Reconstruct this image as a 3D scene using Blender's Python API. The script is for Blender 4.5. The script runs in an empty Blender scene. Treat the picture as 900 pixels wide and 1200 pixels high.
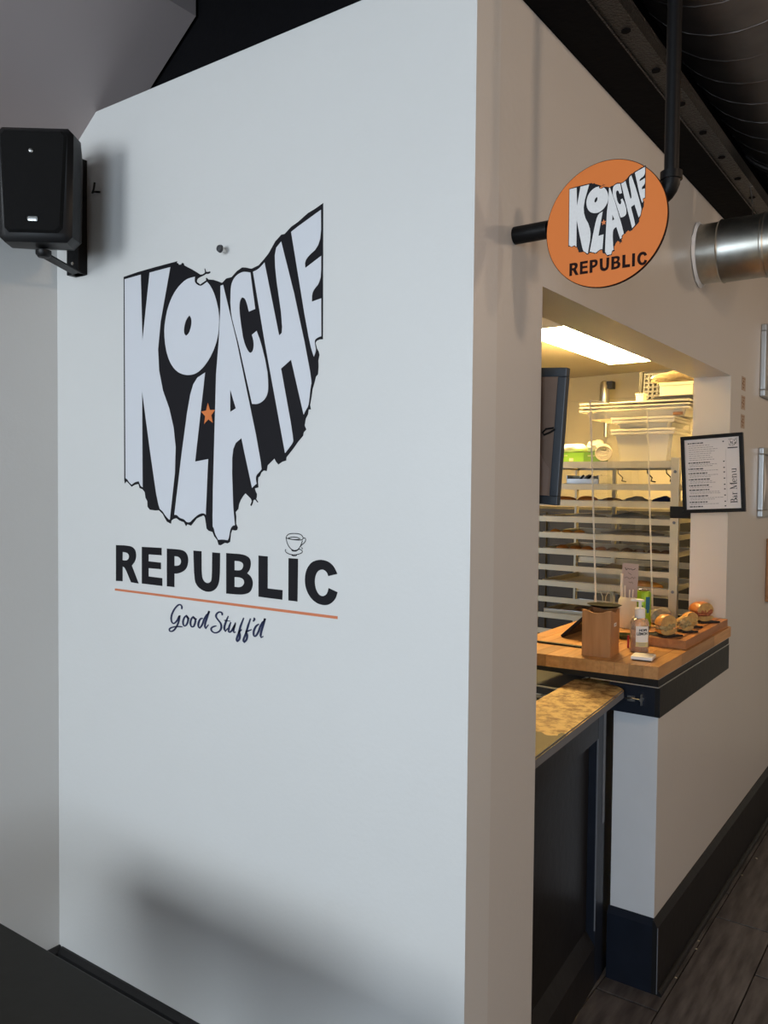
import bpy, bmesh, math, random
from mathutils import Vector, Matrix
from mathutils.geometry import tessellate_polygon
random.seed(7)
D = bpy.data; SC = bpy.context.scene; COL = SC.collection
PI = math.pi

# ------------------------------------------------------------------ camera
cam_data = D.cameras.new('camera'); cam = D.objects.new('camera', cam_data); COL.objects.link(cam)
yaw, pitch, roll = 0.619869781, -0.0325023618, 0.0095073007
cam_data.sensor_fit = 'VERTICAL'; cam_data.sensor_height = 24.0
cam_data.lens = 967.19 / 1200 * 24.0
cam_data.clip_start = 0.02
fw = Vector((-math.sin(yaw)*math.cos(pitch), math.cos(yaw)*math.cos(pitch), math.sin(pitch)))
r0 = Vector((math.cos(yaw), math.sin(yaw), 0)); u0 = r0.cross(fw)
rt = math.cos(roll)*r0 + math.sin(roll)*u0; up = -math.sin(roll)*r0 + math.cos(roll)*u0
cam.matrix_world = Matrix(((rt.x, up.x, -fw.x, 0), (rt.y, up.y, -fw.y, 0), (rt.z, up.z, -fw.z, 1.65), (0, 0, 0, 1)))
SC.camera = cam

# ------------------------------------------------------------------ light
SC.view_settings.view_transform = 'Standard'; SC.view_settings.look = 'None'
SC.view_settings.gamma = 1.0; SC.view_settings.use_curve_mapping = False
SC.view_settings.exposure = 1.3
world = D.worlds.new('world'); SC.world = world; world.use_nodes = True
bg = world.node_tree.nodes['Background']
bg.inputs[0].default_value = (0.62, 0.78, 1.0, 1); bg.inputs[1].default_value = 1.2

def area(name, loc, aim, sx, sy, power, color):
    l = D.lights.new(name, 'AREA'); l.shape = 'RECTANGLE'; l.size = sx; l.size_y = sy
    l.energy = power; l.color = color
    o = D.objects.new(name, l); COL.objects.link(o); o.location = loc
    o.rotation_euler = (Vector(aim) - Vector(loc)).to_track_quat('-Z', 'Y').to_euler()
    return o
# daylight through the shop window behind the camera
area('daylight_window_front', (-1.50, -3.42, 1.95), (-1.30, 1.4, 1.35), 1.3, 1.3, 39, (0.90, 0.955, 0.98))
area('daylight_window_far', (0.75, -3.42, 1.75), (-0.7, 2.0, 1.2), 1.5, 1.7, 38, (0.76, 0.88, 1.0))
# warm ceiling lamps of the dining room, off to the right
for i, (x, y) in enumerate(((1.6, 1.0), (1.6, 4.2), (3.0, 2.6))):
    l = D.lights.new('dining_room_lamp', 'POINT'); l.energy = 20; l.color = (1.0, 0.72, 0.50); l.shadow_soft_size = 0.12
    o = D.objects.new('dining_room_lamp', l); COL.objects.link(o); o.location = (x, y, 2.75)
KITCHEN_STRENGTH = 43.0

# ------------------------------------------------------------------ materials
def mat(name, color, rough=0.6, metal=0.0, vary=0.0, scale=8.0, bump=0.0, bscale=60.0, stretch=(1, 1, 1),
        emit=None, estr=0.0, alpha=1.0, trans=0.0, ior=1.45, coat=0.0, rand=0.0, color2=None, spec=0.5):
    m = D.materials.new(name); m.use_nodes = True; nt = m.node_tree; N = nt.nodes; L = nt.links
    b = N['Principled BSDF']
    b.inputs['Base Color'].default_value = (*color, 1); b.inputs['Roughness'].default_value = rough
    b.inputs['Metallic'].default_value = metal; b.inputs['IOR'].default_value = ior
    b.inputs['Transmission Weight'].default_value = trans; b.inputs['Coat Weight'].default_value = coat
    b.inputs['Specular IOR Level'].default_value = spec; b.inputs['Alpha'].default_value = alpha
    if emit: b.inputs['Emission Color'].default_value = (*emit, 1); b.inputs['Emission Strength'].default_value = estr
    tc = N.new('ShaderNodeTexCoord'); mp = N.new('ShaderNodeMapping'); mp.inputs['Scale'].default_value = stretch
    L.new(tc.outputs['Object'], mp.inputs['Vector'])
    last = None
    if vary or color2:
        n = N.new('ShaderNodeTexNoise'); n.inputs['Scale'].default_value = scale; n.inputs['Detail'].default_value = 6
        L.new(mp.outputs[0], n.inputs['Vector'])
        r = N.new('ShaderNodeValToRGB'); r.color_ramp.elements[0].position = 0.3; r.color_ramp.elements[1].position = 0.7
        c2 = color2 or tuple(min(1, c*(1+vary)) for c in color); c1 = color if color2 else tuple(c*(1-vary) for c in color)
        r.color_ramp.elements[0].color = (*c1, 1); r.color_ramp.elements[1].color = (*c2, 1)
        L.new(n.outputs['Fac'], r.inputs[0]); last = r.outputs[0]
    if rand:
        oi = N.new('ShaderNodeObjectInfo'); mr = N.new('ShaderNodeMapRange')
        mr.inputs['To Min'].default_value = 1-rand; mr.inputs['To Max'].default_value = 1+rand
        L.new(oi.outputs['Random'], mr.inputs['Value'])
        hs = N.new('ShaderNodeHueSaturation'); L.new(mr.outputs[0], hs.inputs['Value'])
        if last: L.new(last, hs.inputs['Color'])
        else: hs.inputs['Color'].default_value = (*color, 1)
        last = hs.outputs[0]
    if last: L.new(last, b.inputs['Base Color'])
    if bump:
        n2 = N.new('ShaderNodeTexNoise'); n2.inputs['Scale'].default_value = bscale; n2.inputs['Detail'].default_value = 4
        L.new(mp.outputs[0], n2.inputs['Vector'])
        bp = N.new('ShaderNodeBump'); bp.inputs['Strength'].default_value = bump; bp.inputs['Distance'].default_value = 0.004
        L.new(n2.outputs['Fac'], bp.inputs['Height']); L.new(bp.outputs[0], b.inputs['Normal'])
    return m
M = {}
M['wall'] = mat('painted_wall', (0.60, 0.60, 0.585), 0.42, vary=0.015, scale=2, bump=0.10, bscale=90)
M['wall_side'] = mat('painted_side_wall', (0.56, 0.545, 0.52), 0.36, vary=0.015, scale=2, bump=0.12, bscale=60)
M['kitchen_wall'] = mat('kitchen_panel_wall', (0.50, 0.45, 0.33), 0.4, vary=0.02, scale=3)
M['vinyl_black'] = mat('black_vinyl', (0.007, 0.0065, 0.009), 0.5, spec=0.2)
M['vinyl_white'] = mat('white_vinyl', (0.585, 0.60, 0.635), 0.40)
M['vinyl_orange'] = mat('orange_vinyl', (0.62, 0.17, 0.04), 0.45)
M['vinyl_rust'] = mat('rust_orange_vinyl', (0.55, 0.17, 0.075), 0.45)
M['vinyl_navy'] = mat('navy_vinyl', (0.012, 0.018, 0.06), 0.4)
M['sign_orange'] = mat('sign_orange_face', (0.60, 0.165, 0.035), 0.5, spec=0.2)
M['sign_white'] = mat('sign_white_print', (0.62, 0.61, 0.60), 0.35, vary=0.04, scale=200)
M['sign_dark'] = mat('sign_dark_print', (0.014, 0.004, 0.003), 0.6, spec=0.1)
M['black_paint'] = mat('black_ceiling_paint', (0.0022, 0.0022, 0.003), 0.75, spec=0.12, bump=0.4, bscale=40)
M['black_gloss'] = mat('glossy_black_steel', (0.005, 0.005, 0.005), 0.28, bump=0.9, bscale=150)
M['black_metal'] = mat('black_pipe', (0.0045, 0.0045, 0.005), 0.45, spec=0.18, bump=0.15, bscale=80)
M['black_plastic'] = mat('black_plastic', (0.0045, 0.0045, 0.005), 0.42, spec=0.3)
M['grille'] = mat('speaker_grille', (0.0028, 0.0028, 0.003), 0.6, spec=0.2, bump=0.6, bscale=900)
M['galv'] = mat('galvanised_steel', (0.46, 0.46, 0.42), 0.36, 1.0, vary=0.14, scale=22, bump=0.05, bscale=20)
M['duct'] = mat('spiral_duct_steel', (0.15, 0.132, 0.122), 0.46, 0.45, vary=0.18, scale=9, bump=0.05, bscale=14)
M['steel'] = mat('stainless_steel', (0.62, 0.61, 0.58), 0.28, 1.0, vary=0.05, scale=20)
M['alu'] = mat('rack_aluminium', (0.48, 0.43, 0.32), 0.42, 0.5, vary=0.05, scale=12)
M['alu_edge'] = mat('aluminium_edge', (0.72, 0.72, 0.70), 0.3, 0.9)
M['navy'] = mat('navy_charcoal_paint', (0.010, 0.014, 0.024), 0.40, spec=0.35, vary=0.12, scale=14, bump=0.18, bscale=40)
M['charcoal'] = mat('charcoal_paint', (0.012, 0.0115, 0.012), 0.42, spec=0.35, vary=0.15, scale=10, bump=0.2, bscale=30)
M['brown_trim'] = mat('dark_brown_trim', (0.040, 0.036, 0.034), 0.5)
M['wood'] = mat('butcher_block', (0.42, 0.20, 0.065), 0.36, scale=5, stretch=(14, 1.2, 14), rand=0.24, color2=(0.56, 0.29, 0.105), bump=0.05, bscale=20)
M['board'] = mat('cutting_board_wood', (0.30, 0.115, 0.035), 0.42, scale=5, stretch=(14, 1.2, 14), rand=0.12, color2=(0.40, 0.17, 0.06))
M['bamboo'] = mat('bamboo', (0.34, 0.155, 0.055), 0.42, scale=5, stretch=(12, 12, 1), rand=0.07, color2=(0.43, 0.21, 0.085))
M['groove'] = mat('board_groove', (0.12, 0.035, 0.012), 0.5)
M['plank'] = mat('wood_look_plank', (0.048, 0.042, 0.040), 0.34, scale=4, stretch=(9, 1.3, 9), rand=0.10, color2=(0.15, 0.134, 0.126), bump=0.15, bscale=9)
M['grout'] = mat('dark_grout', (0.003, 0.003, 0.003), 0.8)
M['table'] = mat('dark_table_top', (0.011, 0.010, 0.0075), 0.5, spec=0.25, vary=0.25, scale=6, bump=0.1, bscale=30)
M['frame_blue'] = mat('slate_frame', (0.022, 0.030, 0.040), 0.4)
M['hardboard'] = mat('brown_hardboard', (0.17, 0.115, 0.085), 0.75, vary=0.05, scale=30)
M['paper'] = mat('menu_paper', (0.74, 0.70, 0.67), 0.55)
M['ink'] = mat('black_ink', (0.03, 0.03, 0.03), 0.6)
M['ink_grey'] = mat('grey_ink', (0.30, 0.28, 0.27), 0.6)
M['tag_paper'] = mat('tan_tag_paper', (0.42, 0.33, 0.25), 0.6)
M['tag_ink'] = mat('brown_tag_ink', (0.20, 0.09, 0.04), 0.6)
M['silver'] = mat('silver_frame', (0.50, 0.52, 0.52), 0.35, 0.8)
M['print'] = mat('grey_photo_print', (0.10, 0.10, 0.10), 0.3, scale=9, color2=(0.55, 0.52, 0.48))
M['lamp'] = mat('lamp_diffuser', (0.9, 0.85, 0.7), 0.5, emit=(1.0, 0.68, 0.25), estr=KITCHEN_STRENGTH)
M['cream'] = mat('cream_plastic', (0.72, 0.66, 0.54), 0.45)
M['tub'] = mat('milky_translucent_plastic', (0.66, 0.62, 0.52), 0.35, trans=0.18, ior=1.3)
M['white_box'] = mat('white_box', (0.66, 0.60, 0.45), 0.6)
M['cloth'] = mat('white_cloth', (0.60, 0.55, 0.45), 0.9, bump=0.5, bscale=120)
M['rope'] = mat('cotton_rope', (0.58, 0.52, 0.42), 0.9, bump=0.6, bscale=200)
M['green_box'] = mat('green_carton', (0.20, 0.42, 0.03), 0.5)
M['green_dark'] = mat('dark_green_carton', (0.12, 0.26, 0.02), 0.5)
M['crate'] = mat('grey_crate', (0.035, 0.037, 0.042), 0.5)
M['parch'] = mat('parchment', (0.62, 0.52, 0.36), 0.7)
M['bun'] = mat('baked_bun', (0.54, 0.18, 0.025), 0.42, scale=14, color2=(0.72, 0.34, 0.06), rand=0.04)
M['bun_red'] = mat('glazed_bun', (0.40, 0.115, 0.02), 0.32, scale=12, color2=(0.55, 0.20, 0.045))
M['crumb'] = mat('bread_crumb', (0.62, 0.40, 0.13), 0.85, scale=60, color2=(0.42, 0.24, 0.09), bump=0.8, bscale=160)
M['filling'] = mat('sandwich_filling', (0.26, 0.17, 0.06), 0.7, scale=70, color2=(0.52, 0.42, 0.20), bump=1.0, bscale=180)
M['sausage'] = mat('sausage_filling', (0.30, 0.08, 0.03), 0.6, scale=60, color2=(0.42, 0.14, 0.06), bump=0.6, bscale=160)
M['dish'] = mat('black_paper_dish', (0.012, 0.011, 0.011), 0.5)
M['food_dark'] = mat('dark_pastry', (0.10, 0.045, 0.02), 0.6, scale=30, color2=(0.26, 0.12, 0.05), bump=0.8, bscale=90)
M['bag'] = mat('clear_bag', (0.34, 0.27, 0.17), 0.18, trans=0.45, ior=1.2, bump=1.0, bscale=45)
M['bag_grey'] = mat('grey_bag_plastic', (0.26, 0.23, 0.19), 0.3, bump=1.0, bscale=40)
M['blue_dark'] = mat('dark_blue_plastic', (0.012, 0.018, 0.05), 0.4)
M['cup'] = mat('cream_cup', (0.70, 0.62, 0.44), 0.5)
M['can_green'] = mat('green_can', (0.28, 0.48, 0.02), 0.32, 0.3)
M['can_blue'] = mat('blue_can_print', (0.02, 0.16, 0.28), 0.35)
M['soap'] = mat('clear_soap_plastic', (0.80, 0.72, 0.60), 0.12, trans=0.75, ior=1.35)
M['amber'] = mat('amber_soap', (0.75, 0.36, 0.08), 0.15, trans=0.6, ior=1.35)
M['pump'] = mat('pump_white', (0.80, 0.77, 0.72), 0.4)
M['label'] = mat('soap_label', (0.82, 0.80, 0.74), 0.5)
M['label_yellow'] = mat('soap_label_yellow', (0.62, 0.52, 0.24), 0.5)
M['white_plastic'] = mat('white_plastic', (0.82, 0.82, 0.82), 0.4)
M['sign_card'] = mat('handwritten_card', (0.42, 0.34, 0.30), 0.7)
M['can_lid'] = mat('can_lid', (0.6, 0.6, 0.58), 0.25, 1.0)
M['red'] = mat('red_plastic', (0.3, 0.01, 0.01), 0.4)
M['hole_grey'] = mat('scuff_grey', (0.16, 0.17, 0.19), 0.6)

def acrylic():
    m = D.materials.new('clear_acrylic'); m.use_nodes = True; nt = m.node_tree; N = nt.nodes; L = nt.links
    N.clear(); o = N.new('ShaderNodeOutputMaterial'); mx = N.new('ShaderNodeMixShader'); g = N.new('ShaderNodeBsdfGlossy')
    t = N.new('ShaderNodeBsdfTransparent'); f = N.new('ShaderNodeFresnel'); f.inputs[0].default_value = 1.49
    g.inputs['Roughness'].default_value = 0.02; t.inputs[0].default_value = (0.96, 0.96, 0.94, 1)
    gm = N.new('ShaderNodeNewGeometry'); bf = N.new('ShaderNodeMath'); bf.operation = 'SUBTRACT'; bf.inputs[0].default_value = 1.0; L.new(gm.outputs['Backfacing'], bf.inputs[1])
    ml = N.new('ShaderNodeMath'); ml.operation = 'MULTIPLY'; L.new(f.outputs[0], ml.inputs[0]); L.new(bf.outputs[0], ml.inputs[1]); L.new(ml.outputs[0], mx.inputs[0]); L.new(t.outputs[0], mx.inputs[1]); L.new(g.outputs[0], mx.inputs[2]); L.new(mx.outputs[0], o.inputs[0])
    return m
M['acrylic'] = acrylic()
M['acrylic_edge'] = mat('acrylic_edge', (0.72, 0.68, 0.56), 0.3)

def worn():
    m = mat('worn_bar_top', (0.50, 0.31, 0.12), 0.6, spec=0.3); nt = m.node_tree; N = nt.nodes; L = nt.links; b = N['Principled BSDF']
    tc = N.new('ShaderNodeTexCoord')
    n1 = N.new('ShaderNodeTexNoise'); n1.inputs['Scale'].default_value = 26; n1.inputs['Detail'].default_value = 9; n1.inputs['Roughness'].default_value = 0.7
    L.new(tc.outputs['Object'], n1.inputs['Vector'])
    r1 = N.new('ShaderNodeValToRGB'); e = r1.color_ramp.elements
    e[0].position = 0.40; e[0].color = (0.20, 0.10, 0.03, 1); e[1].position = 0.56; e[1].color = (0.60, 0.42, 0.18, 1)
    L.new(n1.outputs['Fac'], r1.inputs[0])
    # bare grey patch worn in at the near end of the top
    sx = N.new('ShaderNodeSeparateXYZ'); L.new(tc.outputs['Object'], sx.inputs[0])
    n2 = N.new('ShaderNodeTexNoise'); n2.inputs['Scale'].default_value = 9; n2.inputs['Detail'].default_value = 8
    L.new(tc.outputs['Object'], n2.inputs['Vector'])
    ma = N.new('ShaderNodeMath'); ma.operation = 'MULTIPLY_ADD'; ma.inputs[1].default_value = 0.42; L.new(n2.outputs['Fac'], ma.inputs[0]); L.new(sx.outputs['Y'], ma.inputs[2])
    r2 = N.new('ShaderNodeValToRGB'); r2.color_ramp.elements[0].position = 0.395; r2.color_ramp.elements[1].position = 0.405
    L.new(ma.outputs[0], r2.inputs[0])
    mx = N.new('ShaderNodeMix'); mx.data_type = 'RGBA'; mx.inputs[6].default_value = (0.065, 0.05, 0.03, 1)
    L.new(r2.outputs[0], mx.inputs[0]); L.new(r1.outputs[0], mx.inputs[7]); L.new(mx.outputs[2], b.inputs['Base Color'])
    bp = N.new('ShaderNodeBump'); bp.inputs['Strength'].default_value = 0.3; bp.inputs['Distance'].default_value = 0.003
    L.new(n1.outputs['Fac'], bp.inputs['Height']); L.new(bp.outputs[0], b.inputs['Normal'])
    return m
M['worn'] = worn()

# ------------------------------------------------------------------ mesh helpers
class MB:
    def __init__(s): s.bm = bmesh.new()
    def box(s, x0, x1, y0, y1, z0, z1, bevel=0.0, rot=None, org=None):
        b2 = bmesh.new(); bmesh.ops.create_cube(b2, size=1.0)
        bmesh.ops.scale(b2, vec=(abs(x1-x0), abs(y1-y0), abs(z1-z0)), verts=b2.verts)
        if bevel: bmesh.ops.bevel(b2, geom=b2.edges[:], offset=bevel, segments=2, affect='EDGES', profile=0.6)
        bmesh.ops.translate(b2, vec=((x0+x1)/2, (y0+y1)/2, (z0+z1)/2), verts=b2.verts)
        if rot is not None: bmesh.ops.rotate(b2, cent=Vector(org or (0, 0, 0)), matrix=rot, verts=b2.verts)
        s._merge(b2); return s
    def _merge(s, b2):
        me = D.meshes.new('tmp'); b2.to_mesh(me); b2.free(); s.bm.from_mesh(me); D.meshes.remove(me)
    def tube(s, pts, r, n=16, cap=True, radii=None):
        pts = [Vector(p) for p in pts]; rings = []
        prev = None
        for i, p in enumerate(pts):
            t = (pts[min(i+1, len(pts)-1)] - pts[max(i-1, 0)])
            if t.length < 1e-9: t = Vector((0, 0, 1))
            t.normalize()
            if prev is None:
                a = Vector((0, 0, 1)) if abs(t.z) < 0.9 else Vector((1, 0, 0)); u = t.cross(a).normalized()
            else:
                u = (prev - t*prev.dot(t)).normalized()
            prev = u; v = t.cross(u); rr = radii[i] if radii else r
            rings.append([s.bm.verts.new(p + rr*(math.cos(2*PI*k/n)*u + math.sin(2*PI*k/n)*v)) for k in range(n)])
        for a, b in zip(rings, rings[1:]):
            for k in range(n): s.bm.faces.new((a[k], a[(k+1) % n], b[(k+1) % n], b[k]))
        if cap: s.bm.faces.new(rings[0][::-1]); s.bm.faces.new(rings[-1])
        return s
    def lathe(s, prof, n=28, loc=(0, 0, 0), axis='Z', sx=1, sy=1):
        rings = []
        for r, z in prof:
            ring = []
            for k in range(n):
                a = 2*PI*k/n; x, y = r*math.cos(a)*sx, r*math.sin(a)*sy
                v = {'Z': (x, y, z), 'X': (z, x, y), 'Y': (y, z, x)}[axis]
                ring.append(s.bm.verts.new(Vector(loc) + Vector(v)))
            rings.append(ring)
        for a, b in zip(rings, rings[1:]):
            for k in range(n): s.bm.faces.new((a[k], a[(k+1) % n], b[(k+1) % n], b[k]))
        if prof[0][0] > 1e-6: s.bm.faces.new(rings[0][::-1])
        if prof[-1][0] > 1e-6: s.bm.faces.new(rings[-1])
        return s
    def poly(s, loops, fn, thick):
        """flat shape with holes; fn(u, v, w) -> world; w from 0 to thick"""
        vs = [[Vector((u, v, 0)) for u, v in lp] for lp in loops]
        flat = [p for lp in vs for p in lp]
        tris = tessellate_polygon(vs)
        top = [s.bm.verts.new(fn(p.x, p.y, thick)) for p in flat]
        bot = [s.bm.verts.new(fn(p.x, p.y, 0)) for p in flat]
        for t in tris:
            try: s.bm.faces.new([top[i] for i in t])
            except ValueError: pass
            try: s.bm.faces.new([bot[i] for i in reversed(t)])
            except ValueError: pass
        i0 = 0
        for lp in vs:
            n = len(lp)
            for i in range(n):
                a, b = i0+i, i0+(i+1) % n
                try: s.bm.faces.new((top[a], top[b], bot[b], bot[a]))
                except ValueError: pass
            i0 += n
        return s
    def stroke(s, pts, w, fn, thick, widths=None):
        """a pen line: ribbon with round joins, as one strip"""
        L_, R_ = [], []
        n = len(pts)
        for i in range(n):
            a = pts[max(i-1, 0)]; b = pts[min(i+1, n-1)]
            dx, dy = b[0]-a[0], b[1]-a[1]; d = math.hypot(dx, dy) or 1
            ww = (widths[i] if widths else w)/2
            nx, ny = -dy/d*ww, dx/d*ww
            L_.append((pts[i][0]+nx, pts[i][1]+ny)); R_.append((pts[i][0]-nx, pts[i][1]-ny))
        tl = [s.bm.verts.new(fn(*q, thick)) for q in L_]; tr = [s.bm.verts.new(fn(*q, thick)) for q in R_]
        for i in range(n-1): s.bm.faces.new((tl[i], tr[i], tr[i+1], tl[i+1]))
        return s
    def blob(s, c, r, seed=0, amp=0.08, sub=3, freq=3.0, flat=None):
        b2 = bmesh.new(); bmesh.ops.create_icosphere(b2, subdivisions=sub, radius=1.0)
        rnd = random.Random(seed); ph = [rnd.uniform(0, 6.28) for _ in range(6)]
        for v in b2.verts:
            p = v.co.copy()
            k = 1 + amp*(math.sin(freq*p.x+ph[0])*math.sin(freq*p.y+ph[1]) + 0.6*math.sin(freq*2*p.z+ph[2])*math.sin(freq*1.7*p.x+ph[3]))
            q = Vector((p.x*r[0]*k, p.y*r[1]*k, p.z*r[2]*k))
            if flat is not None and q.z < flat: q.z = flat
            v.co = q + Vector(c)
        s._merge(b2); return s
    def done(s, name, m, parent=None, smooth=False, local=True):
        me = D.meshes.new(name); bmesh.ops.recalc_face_normals(s.bm, faces=s.bm.faces); s.bm.to_mesh(me); s.bm.free()
        me.materials.append(M[m] if isinstance(m, str) else m)
        o = D.objects.new(name, me); COL.objects.link(o)
        if smooth:
            me.shade_smooth()
            try: me.set_sharp_from_angle(angle=math.radians(38))
            except Exception: pass
        if parent is not None:
            o.parent = parent
            if not local: o.matrix_parent_inverse = parent_inv(parent)
        return o
def parent_inv(p):
    m = Matrix.Identity(4)
    chain = []
    q = p
    while q is not None: chain.append(q); q = q.parent
    for q in reversed(chain): m = m @ q.matrix_parent_inverse @ q.matrix_basis if q.parent else q.matrix_basis.copy()
    return m.inverted()
def thing(name, label, cat, loc=(0, 0, 0), rz=0.0, group=None, rot=None):
    o = D.objects.new(name, None); COL.objects.link(o); o.empty_display_size = 0.05
    o.location = loc; o.rotation_euler = rot or (0, 0, rz); o['label'] = label; o['category'] = cat
    if group: o['group'] = group
    return o
def tag(o, label, cat, group=None):
    o['label'] = label; o['category'] = cat
    if group: o['group'] = group
    return o
def struct(o): o['kind'] = 'structure'; return o
def origin(o, loc):
    """move a mesh object's origin without moving the mesh"""
    o.data.transform(Matrix.Translation(-Vector(loc))); o.location = Vector(loc); return o
def fit(parts, loc):
    """parts were modelled in room coordinates: shift them under a thing at loc"""
    for q in parts: q.data.transform(Matrix.Translation(-Vector(loc)))
def text_mesh(name, body, size, m, fn_matrix, parent=None, width=None, bold=0.0, extrude=0.0002):
    c = D.curves.new(name, 'FONT'); c.body = body; c.size = size; c.extrude = extrude; c.offset = bold; c.resolution_u = 3
    t = D.objects.new(name, c); COL.objects.link(t)
    bpy.context.view_layer.update()
    me = D.meshes.new_from_object(t.evaluated_get(bpy.context.evaluated_depsgraph_get()))
    D.objects.remove(t)
    xs = [v.co.x for v in me.vertices]; ys = [v.co.y for v in me.vertices]
    me.transform(Matrix.Translation((-min(xs), -min(ys), 0)))
    if width: me.transform(Matrix.Scale(width/(max(xs)-min(xs)), 4, Vector((1, 0, 0))))
    me.transform(fn_matrix); me.materials.clear(); me.materials.append(M[m])
    o = D.objects.new(name, me); COL.objects.link(o); o.parent = parent
    return o
def settle(t):
    seen = set()
    def go(o):
        for c in [q for q in COL.objects if q.parent == o]:
            if c.data and c.data.name not in seen:
                seen.add(c.data.name); c.data.transform(Matrix.Translation(-t.location))
            go(c)
    go(t); return t

# ------------------------------------------------------------------ the room
XS, YM, XL = -0.813, 1.436, -2.218        # side wall face, mural wall face, left wall face
XI = -0.960                               # kitchen-side face of the side wall
OY0, OY1, OZ = 1.754, 3.556, 2.107        # serving opening
LY = 2.682                                # end of the low wall
TOP = 2.690
# floor: one slab of grout with planks laid on it
fl = struct(MB().box(-4.2, 4.2, -3.6, 8.2, -0.10, -0.0065).done('floor', 'grout'))
PW, PL = 0.2035, 0.93
pm = {}
def plank_mesh(w, l):
    k = (round(w, 3), round(l, 3))
    if k not in pm:
        o = MB().box(0.0023, w-0.0023, 0.004, l-0.004, -0.007, 0.0, bevel=0.001).done('plank', 'plank'); pm[k] = o.data; D.objects.remove(o)
    return pm[k]
offs = [0.0, -0.217, 0.393, 0.12, -0.33, 0.26, 0.05, -0.2, 0.33, -0.1, 0.2]
for c in range(-1, 11):
    x0 = -0.766 + (c-1)*PW
    ystart = 2.585 + offs[c % 11] - PL*3
    for r in range(7):
        y0 = ystart + r*PL
        o = D.objects.new('plank', plank_mesh(PW, PL)); COL.objects.link(o); o.parent = fl; o.location = (x0, y0, 0.0)
for (x0, x1, y0, y1) in ((-0.766-2*PW+0.0, -0.766-2*PW, 0, 0),): pass
# dining-room shell
struct(MB().box(XL-0.30, XL-0.145, -3.6, 1.60, 0, 3.449).done('wall_left_outer', 'black_paint'))
struct(MB().box(XL-0.12, XL, -3.6, YM+0.10, 0, 2.55).done('wall_left', 'wall'))
struct(MB().box(4.0, 4.12, -3.6, 8.2, 0, 3.45).done('wall_right', 'wall_side'))
struct(MB().box(XS, 4.12, 8.08, 8.2, 0, 3.45).done('wall_far', 'wall_side'))
f = MB()   # front wall with two shop windows
for x0, x1, z0, z1 in ((-2.34, 4.12, 0, 0.7), (-2.34, 4.12, 2.65, 3.45), (-2.34, -2.15, .7, 2.65), (-.65, -.05, .7, 2.65), (1.55, 4.12, .7, 2.65)):
    f.box(x0, x1, -3.6, -3.48, z0, z1)
struct(f.done('wall_front', 'wall'))
for i, (x0, x1) in enumerate(((-2.15, -.65), (-.05, 1.55))):
    w = MB()
    w.box(x0, x0+.05, -3.57, -3.51, .7, 2.65).box(x1-.05, x1, -3.57, -3.51, .7, 2.65).box(x0, x1, -3.57, -3.51, .7, .75).box(x0, x1, -3.57, -3.51, 2.60, 2.65)
    w.box((x0+x1)/2-.02, (x0+x1)/2+.02, -3.565, -3.515, .75, 2.60)
    struct(w.done('window_%d' % (i+1), 'black_metal'))
# black deck over everything, sloped grey soffit on the left
struct(MB().box(XL-0.3, 4.2, -3.7, 8.3, 3.45, 3.55).done('ceiling', 'black_paint'))
s = MB(); t = 0.747
def soff(x): return 2.546 + t*(x+2.221)
pts = [(-2.36, soff(-2.36)), (-1.738, soff(-1.738)), (-1.738, soff(-1.738)+.08), (-2.36, soff(-2.36)+.12)]
bm = s.bm
a = [bm.verts.new((x, -3.6, z)) for x, z in pts]; b = [bm.verts.new((x, YM+.105, z)) for x, z in pts]
bm.faces.new(a[::-1]); bm.faces.new(b)
for i in range(4): bm.faces.new((a[i], a[(i+1) % 4], b[(i+1) % 4], b[i]))
struct(s.done('ceiling_soffit', mat('soffit_paint', (0.36, 0.315, 0.31), 0.6, vary=0.03, scale=2)))
# mural wall with its sloped upper corner
s = MB(); bm = s.bm
pts = [(XL, 0), (XS, 0), (XS, TOP), (-2.030, TOP-.002), (XL, 2.549)]
a = [bm.verts.new((x, YM, z)) for x, z in pts]; b = [bm.verts.new((x, YM+.10, z)) for x, z in pts]
bm.faces.new(a); bm.faces.new(b[::-1])
for i in range(5): bm.faces.new((a[i], b[i], b[(i+1) % 5], a[(i+1) % 5]))
struct(s.done('wall_mural', 'wall'))
# side wall: pier, header, low wall, far stretch
s = MB()
s.box(XI, XS, YM+.10, OY0, 0, TOP); s.box(XI, XS, OY0, OY1, OZ, TOP)
s.box(XI, XS, LY, OY1, 0, 1.012); s.box(XI, XS, OY1, 8.1, 0, TOP)
sidewall = struct(s.done('wall_side', 'wall_side'))
# black frieze above the walls (kitchen roof edge)
struct(MB().box(-4.1, XS-.02, YM+.115, YM+.16, TOP+.004, 3.45).box(XI+.02, XS-.05, YM+.16, 8.1, TOP+.003, 3.45).done('wall_upper', 'black_paint'))
# kitchen shell
struct(MB().box(-4.1, XI, YM+.16, 6.3, 2.44, 2.50).done('ceiling_kitchen', mat('kitchen_ceiling', (0.62, 0.54, 0.40), 0.5, vary=.03, scale=2)))
kb = MB()
R12 = Matrix.Rotation(math.radians(-8), 3, 'Z')
kb.box(-4.6, 0.3, 5.62, 5.70, 0, 2.44, rot=R12, org=(-1.9, 5.62, 0))
kb = struct(kb.done('wall_kitchen_back', 'kitchen_wall'))
for z in (1.22, 2.28):
    MB().box(-4.6, 0.3, 5.612, 5.62, z-.012, z+.012, rot=R12, org=(-1.9, 5.62, 0)).done('seam_strip', 'kitchen_wall', kb)
for x in (-2.75, -1.53):
    MB().box(x-.012, x+.012, 5.610, 5.62, 0, 2.44, rot=R12, org=(-1.9, 5.62, 0)).done('seam_strip', 'kitchen_wall', kb)
struct(MB().box(-4.1, -4.0, YM+.10, 6.3, 0, 2.44).done('wall_kitchen_left', 'kitchen_wall'))
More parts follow.
